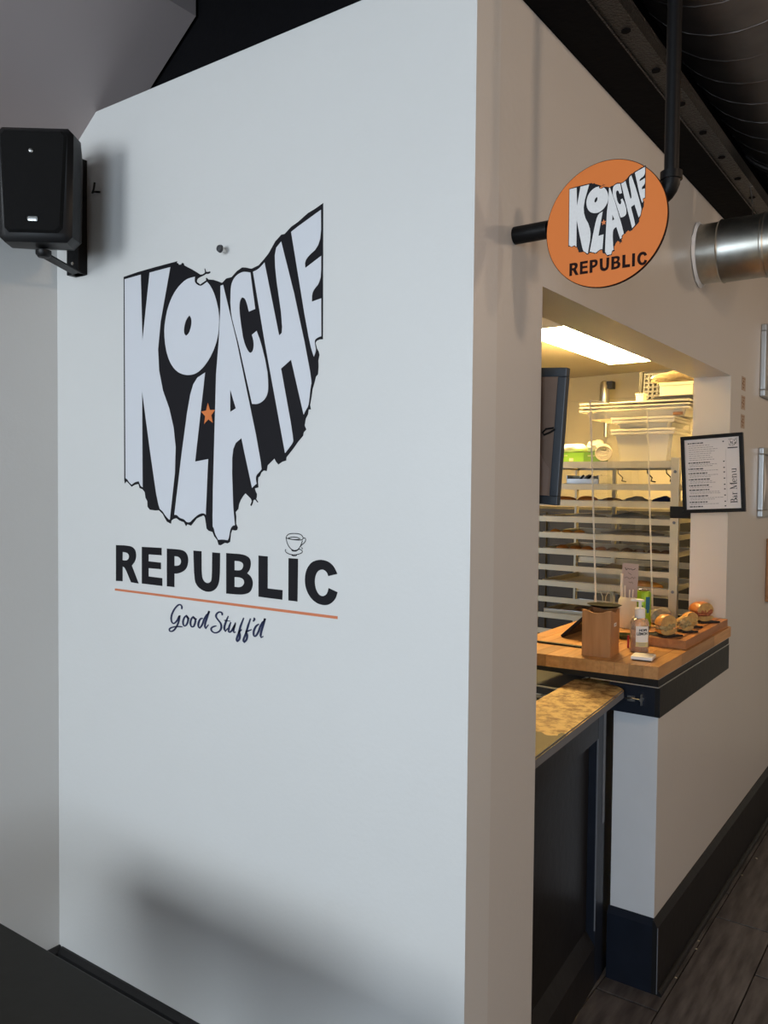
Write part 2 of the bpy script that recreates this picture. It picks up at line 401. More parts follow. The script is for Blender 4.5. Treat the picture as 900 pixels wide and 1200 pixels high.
# baseboards
def prism(mb, prof, p0, p1, outn):
    """profile (out, z) swept from p0 to p1 in plan"""
    bm = mb.bm; n = len(prof)
    a = [bm.verts.new((p0[0]+outn[0]*o, p0[1]+outn[1]*o, z)) for o, z in prof]
    b = [bm.verts.new((p1[0]+outn[0]*o, p1[1]+outn[1]*o, z)) for o, z in prof]
    bm.faces.new(a); bm.faces.new(b[::-1])
    for i in range(n): bm.faces.new((a[i], b[i], b[(i+1) % n], a[(i+1) % n]))
    return mb
PB = [(0, 0), (.016, 0), (.016, .236), (.006, .250), (0, .250)]
struct(prism(MB(), PB, (XL+.016, YM-.0003), (XS, YM-.0003), (0, -1)).done('baseboard_mural', 'charcoal'))
struct(prism(MB(), PB, (XL+.0003, -3.4), (XL+.0003, YM), (1, 0)).done('baseboard_left', 'charcoal'))
PS = [(0, 0), (.018, 0), (.018, .222), (.004, .243), (0, .243)]
m = MB(); prism(m, PS, (XS, LY-.018), (XS, 8.0), (1, 0)); bb = struct(m.done('baseboard_side', 'charcoal'))
m = MB(); prism(m, PS, (XI-.005, LY), (XS, LY), (0, -1)); struct(m.done('baseboard_end', 'navy'))
Q = [(.018, 0)] + [(.018+.016*math.cos(k*PI/12), .016*math.sin(k*PI/12)) for k in range(7)]
prism(MB(), Q, (XS, LY-.018), (XS, 8.0), (1, 0)).done('quarter_round', 'charcoal', bb)
m = MB(); prism(m, PS, (XS, YM), (XS, OY0), (1, 0)); struct(m.done('baseboard_pier', 'charcoal'))
m = MB().box(XS+.0165, XS+.0190, LY-.0195, LY-.0170, .005, .222); m.done('chipped_edge', 'hole_grey', bb)

# white end panel of the low wall, the column of the opening
struct(MB().box(XI, XS, LY-.002, LY, .243, .915).done('trim_low_wall_end', mat('white_end_paint', (.78, .79, .80), .4, vary=.02, scale=9)))
struct(MB().box(XI, XS, OY1-.002, OY1, 1.09, OZ).done('trim_column_face', mat('cream_column_paint', (.72, .64, .53), .45, vary=.015, scale=5)))

# ------------------------------------------------------------------ overhead
beam = thing('steel_beam', 'black steel beam along the top of the beige side wall, under the big round duct', 'beam', (XS+.06, 3.4, TOP))
MB().box(XS-.02, -.700, -.0+YM-3.0, 8.0, TOP+.001, TOP+.020).done('bottom_flange', 'black_paint', beam)
MB().box(-.775, -.760, YM-3.0, 8.0, TOP+.020, TOP+.30).done('web', 'black_paint', beam)
MB().box(XS-.02+.04, -.700, YM-3.0, 8.0, TOP+.30, TOP+.32).done('top_flange', 'black_paint', beam)
chan = MB()
chan.box(-.700, -.648, YM-3.0, 8.0, TOP+.004, TOP+.008).box(-.652, -.648, YM-3.0, 8.0, TOP+.008, TOP+.045).box(-.702, -.698, YM-3.0, 8.0, TOP, TOP+.012)
chan.done('channel_strip', 'black_gloss', beam)
for i in range(16):
    y = 1.0 + i*.22
    MB().lathe([(0.0, TOP+.002), (.011, TOP+.002), (.011, TOP+.0045), (0, TOP+.0045)], n=10, loc=(-.675, y, 0)).done('bolt_hole', 'black_paint', beam)
settle(beam)

# big spiral duct
duct = thing('spiral_duct', 'big grey spiral duct running along the dark ceiling at upper right', 'duct', (-.54, 2, 3.12))
CX, CZ, RR = -.535, 3.13, .285
MB().lathe([(RR, -3.0), (RR, 8.0)], n=64, loc=(CX, 0, CZ), axis='Y').done('duct_pipe', 'duct', duct, smooth=True)
sp = MB(); pts = []
nturn = int((8-(-1))/.16)
for k in range(nturn*28+1):
    a = 2*PI*k/28; pts.append((CX+(RR+.001)*math.cos(a), -1.0+.16*k/28, CZ+(RR+.001)*math.sin(a)))
sp.tube(pts, .0019, n=5, cap=False).done('spiral_seam', 'duct', duct, smooth=True)
for y in (2.06, 3.5, 5.2):
    MB().lathe([(RR+.0005, y-.035), (RR+.007, y-.03), (RR+.007, y-.012), (RR+.003, y-.008), (RR+.003, y+.008), (RR+.007, y+.012), (RR+.007, y+.03), (RR+.0005, y+.035)], n=64, loc=(CX, 0, CZ), axis='Y').done('coupling_band', 'duct', duct, smooth=True)
settle(duct)
# small galvanised duct from the wall, bending up into the big one
sd = thing('branch_duct', 'shiny galvanised round branch duct coming out of the beige wall at right', 'duct', (XS, 3.05, 2.47))
YC, ZC, RB = 3.05, 2.476, .102
MB().lathe([(RB, XS-.02), (RB, -.735)], n=48, loc=(0, YC, ZC), axis='X').done('collar', 'galv', sd, smooth=True)
MB().lathe([(RB+.004, -.737), (RB+.007, -.732), (RB+.004, -.727), (RB+.003, -.60), (RB+.006, -.597), (RB+.006, -.590), (RB+.003, -.587), (RB+.003, -.545)], n=48, loc=(0, YC, ZC), axis='X').done('straight_section', 'galv', sd, smooth=True)
# four-gore elbow
gp = []
for k in range(5):
    a = math.radians(22.5*k); gp.append((-.545+.135*math.sin(a), YC, ZC+.135*(1-math.cos(a))))
gp.append((gp[-1][0], YC, 2.842))
elb = MB().tube(gp, RB+.003, n=40).done('elbow', 'galv', sd, smooth=True)
for k in (1, 2, 3):
    a = math.radians(22.5*k); c = Vector(gp[k]); d = Vector((math.cos(a), 0, math.sin(a)))
    MB().tube([c-d*.005, c+d*.005], RB+.008, n=40).done('gore_seam', 'galv', elb, smooth=True)
m = MB(); rnd = random.Random(3)     # torn foil and caulk where it enters the wall
ring = []; outr = []; n = 40
for k in range(n):
    a = 2*PI*k/n; r1 = RB+.002; r2 = RB+.006+.008*rnd.random()
    ring.append(m.bm.verts.new((XS+.012, YC+r1*math.cos(a), ZC+r1*math.sin(a)))); outr.append(m.bm.verts.new((XS+.001+.003*rnd.random(), YC+r2*math.cos(a), ZC+r2*math.sin(a))))
for k in range(n): m.bm.faces.new((ring[k], ring[(k+1) % n], outr[(k+1) % n], outr[k]))
m.done('caulk_ring', 'white_plastic', sd)
MB().tube([(-.64, YC+.0, ZC+RB+.004), (-.645, YC+.03, 2.62), (-.66, YC+.05, TOP+.006)], .0022, n=6).done('hanger_wire', 'steel', sd)
settle(sd)

# ------------------------------------------------------------------ artwork helpers
def mural_fn(u, v, w): return Vector((XL + u/1000, YM - .0002 - w, v/1000))
ART = {
 'sil': [[311.7,2212.1],[374.8,2217.1],[449.7,2219.9],[530.5,2222.2],[529.6,2217.9],[534.9,2216.3],[537.1,2212.2],[545.8,2211.8],[550.1,2215.5],[555.8,2213.2],[557.5,2208.0],[569.6,2201.7],[586.8,2193.5],[603.8,2184.2],[618.5,2175.6],[626.9,2175.3],[633.9,2177.7],[635.2,2180.3],[633.0,2188.6],[635.1,2188.8],[639.3,2179.8],[647.6,2178.6],[653.7,2179.1],[654.6,2175.3],[647.6,2173.5],[639.3,2174.7],[628.9,2171.6],[618.5,2169.9],[611.0,2168.1],[608.0,2166.5],[605.5,2163.1],[605.5,2158.8],[612.3,2155.1],[617.3,2151.0],[626.9,2154.5],[639.4,2158.5],[638.1,2164.4],[641.4,2164.8],[647.6,2159.7],[666.1,2156.3],[680.3,2151.1],[694.5,2145.5],[683.0,2147.6],[697.1,2145.0],[711.1,2153.5],[729.5,2154.2],[747.7,2166.1],[765.7,2172.5],[779.1,2170.2],[796.9,2164.8],[821.0,2169.8],[838.2,2181.3],[853.1,2193.0],[863.6,2205.3],[874.1,2217.4],[892.9,2229.7],[903.2,2229.5],[923.7,2242.7],[943.9,2249.7],[973.7,2264.4],[995.3,2270.3],[1018.5,2278.6],[1020.5,1976.0],[1009.6,1976.4],[1001.8,1973.6],[998.6,1969.7],[1002.7,1957.8],[1008.1,1949.7],[1010.6,1941.8],[1007.3,1929.4],[1008.1,1916.5],[1006.6,1898.7],[1000.9,1894.0],[996.0,1878.9],[991.1,1866.4],[987.8,1848.6],[983.9,1830.7],[986.4,1820.8],[979.6,1820.6],[978.0,1810.3],[971.2,1800.2],[967.9,1784.8],[973.1,1775.5],[965.3,1769.2],[963.6,1761.5],[949.2,1748.8],[931.8,1730.8],[912.5,1712.6],[911.9,1705.2],[900.1,1702.6],[887.5,1696.1],[880.2,1702.3],[874.7,1710.3],[852.8,1694.4],[850.0,1680.9],[840.0,1682.3],[832.1,1676.9],[827.9,1668.7],[822.3,1665.6],[821.5,1654.4],[823.0,1641.7],[814.0,1640.0],[811.2,1639.0],[814.0,1631.8],[818.3,1625.7],[817.5,1617.5],[815.6,1613.8],[822.7,1606.3],[819.9,1605.7],[812.7,1612.3],[807.1,1611.2],[804.3,1602.9],[800.0,1596.6],[796.3,1598.6],[801.4,1608.0],[798.5,1614.1],[785.5,1623.2],[779.7,1627.2],[772.5,1620.9],[763.8,1610.4],[758.0,1599.8],[755.7,1588.3],[746.4,1580.7],[748.5,1570.3],[748.0,1551.4],[753.9,1543.3],[751.9,1536.9],[745.1,1535.0],[734.7,1536.2],[730.3,1527.6],[727.4,1506.4],[718.5,1502.2],[709.4,1503.4],[694.3,1496.3],[686.7,1497.0],[682.0,1508.5],[671.2,1517.7],[665.0,1528.1],[651.0,1530.8],[643.2,1535.9],[640.0,1552.0],[636.8,1564.8],[632.1,1569.0],[616.3,1564.2],[606.8,1560.7],[588.6,1544.4],[585.2,1541.3],[571.3,1544.7],[566.1,1539.2],[558.3,1549.2],[540.7,1553.1],[529.6,1558.6],[518.5,1556.8],[509.5,1552.0],[507.3,1543.6],[491.5,1548.5],[482.4,1558.7],[475.5,1567.5],[459.5,1577.6],[445.6,1576.7],[422.2,1578.2],[412.8,1585.6],[411.8,1600.9],[404.3,1610.0],[400.9,1625.2],[391.4,1632.8],[379.5,1635.7],[374.6,1646.5],[360.2,1644.8],[345.5,1639.1],[333.3,1647.8],[323.4,1654.0],[316.0,1647.7],[313.5,1658.6]],
 'K': [[316.6,2205.2],[385.3,2208.0],[392.4,2030.8],[421.9,2208.3],[504.8,2211.0],[467.0,2076.0],[456.4,2002.3],[460.8,1946.5],[475.9,1893.8],[501.5,1844.7],[518.3,1794.8],[526.4,1743.7],[523.8,1677.5],[503.7,1554.2],[500.6,1554.8],[498.3,1555.8],[494.3,1558.4],[486.4,1564.6],[482.1,1568.4],[479.8,1570.7],[478.1,1572.6],[475.7,1574.7],[472.5,1576.8],[468.6,1579.1],[464.1,1581.4],[458.6,1592.2],[449.0,1621.4],[424.5,1732.0],[390.9,1896.4],[392.9,1638.0],[388.0,1640.2],[385.4,1642.0],[383.4,1644.0],[381.1,1647.3],[377.1,1654.2],[367.6,1653.0],[362.5,1651.9],[358.7,1650.8],[354.2,1648.8],[346.5,1644.7],[340.5,1648.2],[337.3,1650.3],[335.1,1652.1],[333.0,1654.0],[331.2,1656.1],[329.2,1657.9],[327.3,1659.3],[324.7,1660.6],[320.0,1662.4]],
 'O': [[598.7,2173.2],[582.5,2172.7],[573.6,2171.8],[566.7,2170.3],[560.0,2168.2],[553.5,2165.4],[547.0,2162.1],[537.2,2156.4],[527.3,2148.9],[521.0,2143.1],[514.9,2136.6],[509.1,2129.2],[503.5,2121.1],[498.6,2112.5],[492.1,2098.9],[486.1,2078.9],[482.5,2062.2],[481.4,2049.0],[482.2,2032.6],[484.9,2013.1],[489.7,1994.9],[494.8,1982.3],[498.7,1974.4],[503.2,1967.0],[508.3,1960.1],[513.8,1953.8],[519.7,1948.2],[525.8,1943.4],[532.1,1939.2],[538.7,1935.8],[545.6,1933.0],[552.7,1930.6],[560.1,1928.9],[567.6,1927.6],[575.2,1926.9],[582.7,1926.7],[590.2,1927.1],[597.7,1928.0],[605.1,1929.9],[612.5,1932.6],[619.8,1936.2],[627.1,1940.6],[634.2,1945.6],[640.9,1951.2],[647.4,1957.2],[656.6,1967.1],[667.3,1981.8],[674.1,1993.8],[678.0,2002.1],[681.1,2010.6],[683.5,2019.3],[686.0,2032.7],[687.4,2049.4],[687.1,2060.9],[686.1,2069.3],[683.7,2082.7],[677.5,2103.0],[672.1,2115.7],[668.3,2123.4],[662.1,2133.7],[656.3,2141.4],[651.7,2146.6],[643.5,2154.3],[634.2,2150.8],[629.5,2149.2],[626.2,2148.3],[623.3,2147.7],[620.9,2147.6],[618.2,2147.9],[615.0,2148.8],[611.5,2150.2],[607.6,2152.1],[604.4,2154.1],[601.9,2156.0],[600.1,2157.9],[599.1,2159.9],[598.4,2162.0],[598.0,2164.2],[598.0,2167.3]],
 'Oh': [[578.5,2078.1],[582.9,2073.2],[584.8,2070.0],[585.8,2066.7],[586.3,2063.0],[586.3,2058.7],[585.8,2054.2],[584.6,2049.6],[583.0,2045.0],[580.7,2040.1],[578.3,2036.2],[575.8,2033.1],[572.3,2030.6],[565.8,2027.7],[561.4,2030.9],[559.4,2033.3],[558.4,2036.0],[557.9,2039.3],[557.9,2043.3],[558.4,2047.5],[559.4,2052.0],[560.8,2056.6],[562.8,2061.5],[565.0,2065.7],[567.6,2069.3],[571.3,2072.9]],
 'L': [[570.5,1831.4],[582.5,1877.2],[593.4,1901.9],[608.5,1917.9],[637.1,1929.0],[600.9,1705.4],[649.1,1711.4],[640.7,1570.7],[637.6,1573.1],[635.3,1574.0],[632.8,1574.4],[629.7,1574.4],[626.0,1574.1],[622.4,1573.4],[618.7,1572.4],[615.0,1571.1],[611.3,1569.4],[607.4,1567.4],[601.4,1563.9],[592.9,1558.1],[587.0,1553.8],[584.6,1551.8],[582.6,1550.7],[580.1,1550.0],[577.3,1549.6],[574.0,1549.5],[571.1,1549.9],[568.3,1550.8],[565.9,1552.3],[563.7,1554.3],[561.0,1555.9],[557.7,1557.2],[553.9,1558.1],[549.5,1558.7],[545.5,1559.7],[541.9,1561.0],[538.7,1562.6],[536.0,1564.6],[533.2,1566.1],[530.6,1567.1],[527.3,1567.5],[521.6,1567.3],[550.4,1730.1]],
 'A': [[691.5,2138.3],[700.9,2139.3],[748.6,1996.8],[815.7,1764.8],[830.3,1706.1],[833.9,1685.4],[830.3,1681.8],[825.0,1677.3],[820.8,1674.2],[818.6,1672.2],[817.0,1670.1],[815.9,1667.9],[815.4,1665.8],[815.3,1663.4],[815.4,1660.8],[816.1,1657.2],[817.9,1650.3],[815.7,1649.3],[814.0,1648.4],[811.1,1646.6],[802.6,1640.5],[776.2,1726.6],[766.2,1761.1],[746.5,1749.7],[738.2,1735.2],[734.7,1713.9],[734.5,1675.2],[738.9,1591.0],[745.0,1548.2],[740.1,1547.4],[737.4,1546.5],[735.3,1545.3],[733.4,1543.6],[731.5,1541.4],[729.9,1538.4],[728.4,1534.7],[727.1,1530.1],[725.5,1522.2],[723.8,1516.9],[722.4,1514.0],[719.9,1510.3],[707.5,1511.0],[699.2,1510.9],[686.6,1509.8],[679.7,1517.9],[676.4,1522.4],[674.5,1525.9],[673.1,1529.4],[672.3,1532.9],[671.3,1535.8],[669.9,1538.2],[668.3,1540.2],[666.3,1541.6],[665.7,1566.5],[666.8,1638.8],[676.9,1921.1],[686.0,2002.6],[691.3,2081.4]],
 'Ah': [[726.8,1881.3],[746.5,1834.0],[727.1,1826.2]],
 'C': [[793.9,2156.4],[780.6,2159.5],[773.5,2160.7],[768.0,2160.8],[762.7,2160.4],[757.6,2159.4],[753.0,2158.0],[748.7,2156.3],[744.9,2154.3],[741.5,2152.0],[738.4,2149.2],[735.5,2146.0],[733.0,2142.3],[730.7,2138.2],[729.0,2132.7],[727.7,2125.8],[727.0,2115.1],[726.6,2093.4],[729.1,2069.0],[732.9,2052.4],[741.6,2027.4],[753.1,1996.4],[783.9,1897.9],[801.4,1842.3],[811.0,1841.4],[816.2,1841.2],[820.1,1841.5],[824.0,1842.2],[827.7,1843.2],[831.3,1844.5],[834.8,1846.2],[838.2,1848.1],[841.4,1850.2],[844.3,1852.7],[846.8,1855.4],[849.0,1858.4],[850.8,1861.7],[852.2,1865.5],[853.3,1869.8],[853.9,1874.6],[854.2,1882.6],[853.7,1894.7],[851.4,1915.0],[843.8,1945.0],[832.5,1978.2],[825.4,1995.8],[815.4,2015.2],[800.1,2007.2],[803.3,1998.3],[804.8,1993.6],[805.6,1989.9],[806.0,1986.4],[806.1,1983.0],[805.9,1979.8],[805.5,1976.7],[804.9,1973.9],[803.9,1971.3],[802.8,1969.1],[801.5,1967.4],[799.6,1966.0],[795.7,1964.4],[791.0,1966.8],[788.0,1969.5],[785.0,1973.2],[781.6,1978.4],[777.8,1984.8],[774.4,1992.4],[769.8,2005.4],[762.8,2038.0],[758.7,2062.4],[757.6,2076.1],[758.0,2084.5],[758.7,2089.1],[759.8,2092.9],[761.8,2096.2],[766.1,2100.5],[771.2,2099.0],[773.8,2097.6],[775.8,2095.9],[777.6,2093.7],[779.3,2090.9],[781.1,2087.4],[783.8,2081.0],[789.5,2063.7],[810.7,2067.6]],
 'H': [[802.7,2156.7],[813.0,2158.8],[818.8,2160.5],[823.5,2162.6],[829.5,2166.0],[840.4,2173.2],[888.3,1997.1],[896.5,2002.3],[897.8,2016.2],[893.6,2052.7],[879.8,2122.4],[874.5,2158.8],[873.3,2184.9],[877.8,2201.9],[893.0,2213.8],[933.0,2092.9],[966.2,1976.6],[984.0,1906.4],[987.7,1886.9],[988.4,1879.0],[987.4,1876.1],[986.5,1872.4],[985.1,1865.5],[982.8,1846.3],[980.9,1836.2],[979.6,1831.1],[978.1,1827.6],[976.3,1824.6],[973.2,1820.9],[969.6,1816.2],[965.3,1809.5],[926.0,1937.9],[894.9,1919.8],[925.7,1795.4],[932.6,1762.7],[934.3,1750.5],[933.3,1747.8],[931.1,1744.6],[927.7,1740.6],[921.8,1734.6],[908.9,1722.4],[841.7,1988.1]],
 'E': [[923.8,2230.6],[944.0,2239.2],[1012.8,2264.7],[1013.6,2221.2],[1011.0,2200.3],[1005.2,2187.5],[996.3,2178.0],[984.2,2171.7],[975.2,2165.7],[969.3,2160.0],[966.6,2153.3],[967.6,2141.9],[1014.5,2162.3],[1014.8,2130.7],[1013.3,2115.5],[1010.0,2106.0],[1005.1,2098.8],[998.4,2093.9],[993.3,2088.8],[989.9,2083.4],[988.2,2076.5],[988.1,2063.6],[1015.4,2067.7],[1016.5,1983.2],[1010.4,1982.1],[1007.2,1981.3],[1004.8,1980.5],[1002.5,1979.5],[1000.3,1978.4],[998.7,1977.0],[997.7,1975.2],[997.3,1973.1],[997.4,1970.8],[997.8,1968.1],[998.7,1963.6],[1000.4,1958.2],[1000.8,1954.6],[1000.4,1951.1],[998.9,1946.8],[994.8,1939.1],[986.5,1959.4],[979.3,1984.2],[966.0,2038.5]],
 'r': [[276.7,1476.1],[313.1,1477.1],[326.6,1476.8],[334.1,1476.4],[340.0,1475.8],[345.3,1474.8],[349.9,1473.4],[353.8,1471.6],[357.0,1469.4],[359.7,1466.8],[361.7,1463.9],[363.2,1460.5],[364.0,1456.8],[364.4,1453.1],[364.3,1449.3],[363.6,1445.5],[362.4,1441.7],[360.6,1438.0],[358.2,1434.5],[354.2,1430.3],[345.9,1422.9],[375.3,1376.0],[342.9,1376.9],[322.8,1406.2],[315.8,1414.0],[311.6,1416.9],[305.8,1418.1],[305.8,1377.2],[276.5,1375.7]],
 'rh': [[305.9,1458.5],[316.0,1458.0],[321.1,1457.5],[324.5,1456.8],[327.3,1455.9],[329.5,1454.8],[331.3,1453.5],[332.6,1452.1],[333.5,1450.4],[334.0,1448.5],[334.0,1446.6],[333.5,1444.7],[332.6,1442.7],[331.3,1440.8],[329.6,1439.1],[327.7,1437.8],[325.5,1436.9],[322.9,1436.2],[320.2,1435.8],[317.3,1435.5],[313.3,1435.4],[305.8,1435.6]],
 'e': [[388.7,1476.9],[470.2,1478.1],[470.3,1458.4],[416.8,1457.9],[416.8,1439.4],[467.5,1438.8],[467.5,1421.3],[416.8,1420.8],[416.9,1398.6],[473.1,1397.9],[473.1,1377.0],[388.7,1377.1]],
 'p': [[491.2,1477.4],[523.8,1477.8],[540.6,1477.4],[549.6,1476.7],[554.9,1475.7],[559.5,1474.3],[563.5,1472.5],[566.8,1470.1],[569.5,1467.4],[571.6,1464.3],[573.1,1460.8],[574.0,1456.8],[574.5,1452.7],[574.3,1448.5],[573.7,1444.1],[572.5,1439.6],[570.7,1435.5],[568.3,1431.8],[565.2,1428.4],[561.6,1425.5],[557.5,1422.9],[553.0,1420.6],[548.1,1418.6],[542.7,1416.8],[537.9,1415.5],[533.5,1414.5],[528.8,1413.8],[521.2,1413.3],[521.3,1377.9],[491.4,1377.7]],
 'ph': [[521.2,1459.1],[528.7,1459.2],[532.8,1458.9],[535.8,1458.3],[538.6,1457.4],[541.3,1456.2],[543.5,1454.8],[545.1,1453.1],[546.3,1451.1],[547.0,1448.9],[547.2,1446.8],[547.0,1444.8],[546.4,1442.9],[545.3,1441.0],[544.0,1439.4],[542.3,1438.0],[540.3,1436.9],[538.1,1436.1],[535.5,1435.4],[532.7,1434.8],[528.8,1434.4],[521.2,1433.9]],
 'u': [[594.1,1477.8],[624.5,1477.7],[625.0,1432.3],[626.1,1418.7],[627.1,1412.6],[628.4,1409.7],[629.9,1407.0],[631.6,1404.7],[633.6,1402.8],[635.8,1401.2],[638.0,1400.0],[640.4,1399.1],[642.8,1398.5],[645.3,1398.2],[647.8,1398.3],[650.4,1398.7],[652.9,1399.5],[655.4,1400.5],[657.5,1401.9],[659.3,1403.5],[660.6,1405.5],[661.6,1407.7],[662.4,1413.6],[663.3,1427.6],[663.8,1477.1],[692.1,1476.9],[691.5,1429.1],[690.0,1413.2],[688.6,1405.2],[686.8,1399.9],[684.5,1395.2],[681.7,1391.1],[678.5,1387.6],[674.8,1384.7],[670.8,1382.2],[666.4,1380.1],[661.7,1378.4],[656.7,1377.1],[651.5,1376.4],[646.2,1376.1],[640.7,1376.4],[635.0,1377.3],[629.5,1378.5],[624.4,1380.0],[619.6,1382.0],[615.1,1384.2],[611.1,1386.9],[607.6,1389.9],[604.5,1393.3],[601.9,1397.1],[599.7,1404.6],[597.0,1421.5]],
 'b': [[714.0,1478.1],[759.5,1478.3],[771.4,1477.5],[777.7,1476.6],[782.4,1475.5],[786.8,1474.0],[790.8,1472.2],[794.0,1469.9],[796.4,1467.1],[797.8,1463.8],[798.4,1460.1],[798.6,1456.5],[798.3,1452.9],[797.6,1449.4],[796.5,1446.0],[795.1,1442.9],[793.5,1440.2],[791.2,1437.4],[786.5,1432.9],[793.8,1429.1],[797.5,1426.6],[800.0,1424.2],[802.1,1421.3],[803.9,1418.1],[805.1,1414.8],[805.7,1411.3],[805.7,1407.6],[805.1,1403.8],[804.1,1400.2],[802.7,1396.8],[800.9,1393.5],[798.6,1390.4],[795.3,1387.6],[790.9,1385.1],[785.5,1383.0],[779.1,1381.2],[770.9,1379.7],[760.9,1378.7],[745.6,1377.9],[714.5,1377.2]],
 'bh': [[742.9,1460.4],[753.7,1460.5],[759.0,1460.3],[762.7,1459.7],[765.8,1458.9],[768.4,1457.8],[770.5,1456.6],[771.9,1455.2],[772.9,1453.7],[773.2,1452.0],[773.2,1450.2],[772.8,1448.3],[772.0,1446.3],[770.9,1444.1],[769.4,1442.3],[767.6,1440.8],[765.6,1439.7],[763.2,1438.9],[760.4,1438.3],[757.2,1437.9],[752.4,1437.6],[743.1,1437.4]],
 'bg': [[743.2,1420.4],[753.9,1420.8],[759.3,1420.7],[763.2,1420.4],[766.6,1419.8],[769.5,1418.9],[772.0,1417.7],[773.9,1416.3],[775.4,1414.5],[776.3,1412.5],[776.6,1410.4],[776.4,1408.3],[775.5,1406.1],[774.0,1403.9],[772.1,1402.0],[769.9,1400.3],[767.3,1399.0],[764.3,1397.9],[761.1,1397.1],[757.5,1396.6],[752.7,1396.4],[743.3,1396.6]],
 'l': [[824.4,1478.3],[854.7,1477.8],[854.7,1401.5],[902.8,1401.2],[902.1,1378.4],[825.1,1378.9]],
 'i': [[920.9,1477.7],[950.3,1477.9],[949.4,1378.4],[921.2,1378.5]],
 'c': [[1067.0,1451.0],[1041.3,1444.2],[1038.4,1449.8],[1036.3,1452.5],[1034.1,1454.4],[1031.5,1455.9],[1028.5,1457.1],[1025.3,1457.7],[1022.1,1457.6],[1018.6,1457.0],[1015.1,1455.7],[1011.9,1453.9],[1009.2,1451.4],[1006.8,1448.4],[1004.8,1444.7],[1003.2,1440.9],[1002.1,1437.1],[1001.5,1433.3],[1001.3,1429.3],[1001.5,1425.4],[1002.1,1421.5],[1003.0,1417.6],[1004.2,1413.8],[1005.8,1410.3],[1007.7,1407.1],[1010.0,1404.3],[1012.5,1401.7],[1015.2,1399.8],[1018.0,1398.5],[1021.0,1397.8],[1024.0,1397.6],[1026.9,1398.0],[1029.7,1398.8],[1032.3,1400.1],[1034.8,1401.9],[1036.9,1404.0],[1038.6,1406.5],[1040.2,1410.1],[1042.4,1417.3],[1068.2,1410.1],[1065.0,1401.2],[1062.7,1396.4],[1060.3,1392.9],[1057.3,1389.7],[1053.9,1386.6],[1050.3,1384.0],[1046.6,1381.9],[1042.7,1380.1],[1038.8,1378.8],[1034.4,1378.0],[1029.6,1377.5],[1024.4,1377.5],[1018.9,1378.0],[1013.4,1378.9],[1008.0,1380.5],[1002.8,1382.6],[997.6,1385.3],[992.8,1388.5],[988.4,1392.3],[984.4,1396.6],[980.7,1401.4],[977.7,1406.4],[975.3,1411.6],[973.5,1416.9],[972.4,1422.4],[971.9,1427.9],[971.8,1433.4],[972.3,1439.0],[973.3,1444.6],[974.9,1450.0],[977.2,1455.1],[980.2,1459.9],[983.8,1464.5],[987.5,1468.4],[991.3,1471.5],[995.3,1473.9],[999.4,1475.5],[1003.6,1476.9],[1007.9,1478.1],[1012.4,1478.9],[1016.9,1479.5],[1021.6,1479.7],[1026.4,1479.5],[1031.3,1478.9],[1036.3,1477.9],[1041.0,1476.5],[1045.2,1474.7],[1049.1,1472.6],[1052.6,1470.1],[1055.8,1467.3],[1058.7,1464.1],[1061.9,1459.6]],
 'line': [[271.6,1354.5],[1068.8,1356.2],[1068.8,1349.7],[271.6,1348.4]],
}
